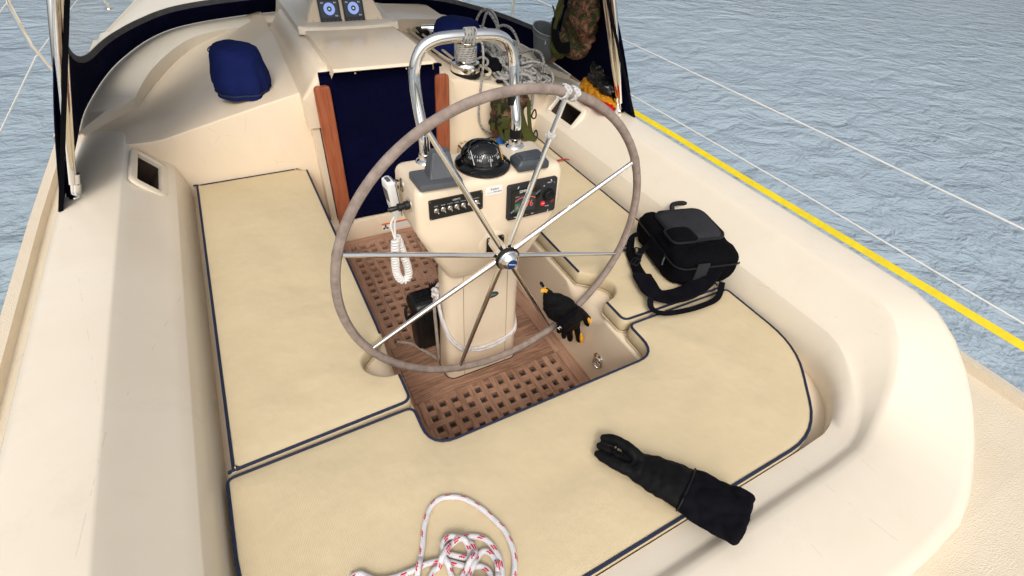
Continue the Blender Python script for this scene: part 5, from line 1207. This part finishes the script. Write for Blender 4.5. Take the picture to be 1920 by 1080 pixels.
capsule(bm, [H3(.030, -.02, .020), H3(.040, .015, .016), H3(.040, .04, .014)], [.018, .014, .011])
remeshed(bm, 'glove_shell', LEATHER_BLACK, bgv, .003, 2, .0036, 26, 12)
bm = bmesh.new(); loft(bm, [[H3(cx + hx * cos(a), y, cz + hz * sin(a)) for a in [2 * pi * j / 28 for j in range(28)]] for y, cx, hx, hz, cz in
    [(-.086, .010, .054, .028, .037), (-.092, .010, .063, .034, .038), (-.13, .009, .068, .036, .041), (-.18, .008, .072, .036, .048), (-.225, .006, .074, .032, .058), (-.236, .006, .066, .024, .060)]])
remeshed(bm, 'knitted_cuff', BLACKCLOTH2, bgv, .005, 3, .007, 20, 5)
bm = bmesh.new(); tube(bm, [H3(.010 + .0625 * cos(a), -.0945, .038 + .0338 * sin(a)) for a in [2 * pi * j / 32 for j in range(32)]], .0022, 6, closed=True); finish(bm, 'cuff_seam', BLKM, bgv)

# red and white rope on the aft cushion
rr_ = thing('flecked_rope', 'white rope with red flecks loosely coiled on the aft cushion', 'rope')
RP = [(-0.6546, -0.5824), (-0.6351, -0.5839), (-0.622, -0.5973), (-0.6047, -0.6129), (-0.5739, -0.6235), (-0.5489, -0.6268), (-0.5284, -0.6286), (-0.5019, -0.6298), (-0.4754, -0.6369), (-0.4549, -0.65), (-0.4344, -0.6675), (-0.4156, -0.68), (-0.3986, -0.6883), (-0.3883, -0.7024), (-0.3898, -0.7189), (-0.4046, -0.7317), (-0.4292, -0.7291), (-0.4569, -0.71), (-0.4628, -0.6817), (-0.4613, -0.6565), (-0.4644, -0.6371), (-0.4604, -0.6228), (-0.4453, -0.6137), (-0.4236, -0.6124), (-0.4004, -0.6173), (-0.3812, -0.627), (-0.3649, -0.6428), (-0.3573, -0.6637), (-0.3552, -0.6869), (-0.3586, -0.7068), (-0.3686, -0.728), (-0.3946, -0.7418), (-0.4224, -0.7342), (-0.4346, -0.7131), (-0.43, -0.695), (-0.414, -0.6805), (-0.3966, -0.6678), (-0.3819, -0.6615), (-0.3704, -0.6701), (-0.3661, -0.6851), (-0.3671, -0.7025), (-0.377, -0.7237), (-0.3986, -0.7348), (-0.4329, -0.7173), (-0.4461, -0.6937), (-0.4381, -0.684), (-0.4232, -0.6759), (-0.4073, -0.666), (-0.3972, -0.6547), (-0.3971, -0.6399), (-0.4062, -0.6258), (-0.4217, -0.6124), (-0.4372, -0.6036), (-0.4519, -0.6067), (-0.4593, -0.6178), (-0.4511, -0.6321), (-0.4332, -0.6475), (-0.4168, -0.6576), (-0.4074, -0.6477), (-0.4097, -0.6335), (-0.418, -0.6218), (-0.4365, -0.62), (-0.4532, -0.6282), (-0.4687, -0.6385), (-0.4796, -0.6472), (-0.4931, -0.6491), (-0.5062, -0.6597), (-0.5215, -0.672), (-0.5287, -0.6634), (-0.5276, -0.6436), (-0.5134, -0.6195), (-0.5016, -0.6001), (-0.4911, -0.5794), (-0.4783, -0.553), (-0.4587, -0.5266), (-0.4396, -0.5132), (-0.4182, -0.51), (-0.3933, -0.5187), (-0.3712, -0.5344), (-0.3533, -0.5586), (-0.3387, -0.5847), (-0.3277, -0.6128), (-0.318, -0.6422), (-0.3176, -0.6705), (-0.322, -0.6964), (-0.3308, -0.7174), (-0.3443, -0.7369), (-0.3612, -0.7539), (-0.3845, -0.7586)]
P = smoothpath([(x, y, 0) for x, y in RP], 10); r = .0064
Q = stack_heights(P, r, 0, 16, 1.7)
Q = [V(p.x, p.y, .3945 + r + q.z) for p, q in zip(P, Q)]
bm = bmesh.new(); tube(bm, Q, r, 12); finish(bm, 'rope_strand', ROPE_RED, rr_)

# folding pad-eye on the well side
pe = thing('folding_padeye', 'stainless folding ring set in the cream side of the cockpit well', 'deck fitting')
Mpe = axisM((.3715, -.150, .132), (-1, 0, .03), (0, 1, 0)); bm = bmesh.new()
lathe(bm, [(.001, 0), (.026, 0), (.026, .003), (.022, .006), (.014, .006), (.012, .003), (.001, .003)], Mpe, 32); pb = finish(bm, 'base_plate', STEELW, pe)
bm = bmesh.new(); tube(bm, [Mpe @ V(-.012 + .018 * cos(a), .024 * sin(a) + .006, .013 + .004 * cos(a)) for a in [2 * pi * j / 28 for j in range(28)]], .0042, 9, closed=True); finish(bm, 'lifting_ring', STEEL, pe)
bm = bmesh.new(); tube(bm, [Mpe @ V(.002, -.022, .008), Mpe @ V(.002, .022, .008)], .005, 10); finish(bm, 'hinge_bar', STEEL, pe)

# =================================================================== LIFELINES AND RIGGING
for sx, nm in ((1, 'starboard'), (-1, 'port')):
    for z, lv in ((.80, 'upper'), (.540, 'lower')):
        bm = bmesh.new(); tube(bm, [(sx * 1.44, -2.6, z - .004), (sx * 1.50, 0, z), (sx * 1.50, 2.7, z + .008), (sx * 1.38, 4.6, z + .01), (sx * .9, 6.4, z + .02)], .0034, 8); tag(finish(bm, 'lifeline', WHITEP), '%s white lifeline wire along the %s side' % (lv, nm), 'lifeline', 'lifelines')
    for k, y in enumerate((-2.55, 2.72, 4.6)):
        if sx < 0 and k == 0: continue
        x = sx * (1.43, 1.50, 1.38)[k]; sn = thing('stanchion', 'stainless stanchion holding the %s lifelines %s' % (nm, ('beside the aft deck', 'abreast the sprayhood window', 'forward on the foredeck')[k]), 'stanchion', 'lifeline stanchions')
        bm = bmesh.new(); tube(bm, [(x * .96, y, .36), (x, y, .60), (x, y, .82)], .0125, 12); finish(bm, 'post', STEEL, sn)
        bm = bmesh.new(); lathe(bm, [(.001, 0), (.04, 0), (.04, .006), (.02, .012), (.018, .05), (.001, .05)], Matrix.Translation((x * .96, y, .358)), 18); finish(bm, 'foot', STEEL, sn)
bm = bmesh.new(); ribbon(bm, smoothpath([(1.325, 2.60, .56), (1.345, 1.6, .548), (1.35, .98, .541), (1.352, .67, .543), (1.351, .2, .540), (1.346, -.4, .543), (1.33, -1.3, .550), (1.30, -2.5, .56)], 6), .024, .003, (-.75, 0, .66))
tag(finish(bm, 'yellow_strap', YELW), 'taut yellow webbing strap running outside the starboard coaming', 'strap')
for k, (a, b_) in enumerate((((.93, 3.6, .60), (.80, 3.5, 4.0)), ((1.18, 3.15, .40), (.75, 3.3, 5.0)), ((1.2, 3.5, .40), (.55, 3.35, 8.0)))):
    sh = bmesh.new(); tube(sh, [a, b_], .005 if k else .008, 8); tag(finish(sh, 'shroud', STEELW if k else WHITEP), ('pale halyard', 'inner steel shroud', 'outer steel shroud')[k] + ' rising outside the sprayhood window', 'rigging wire', 'rigging wires')
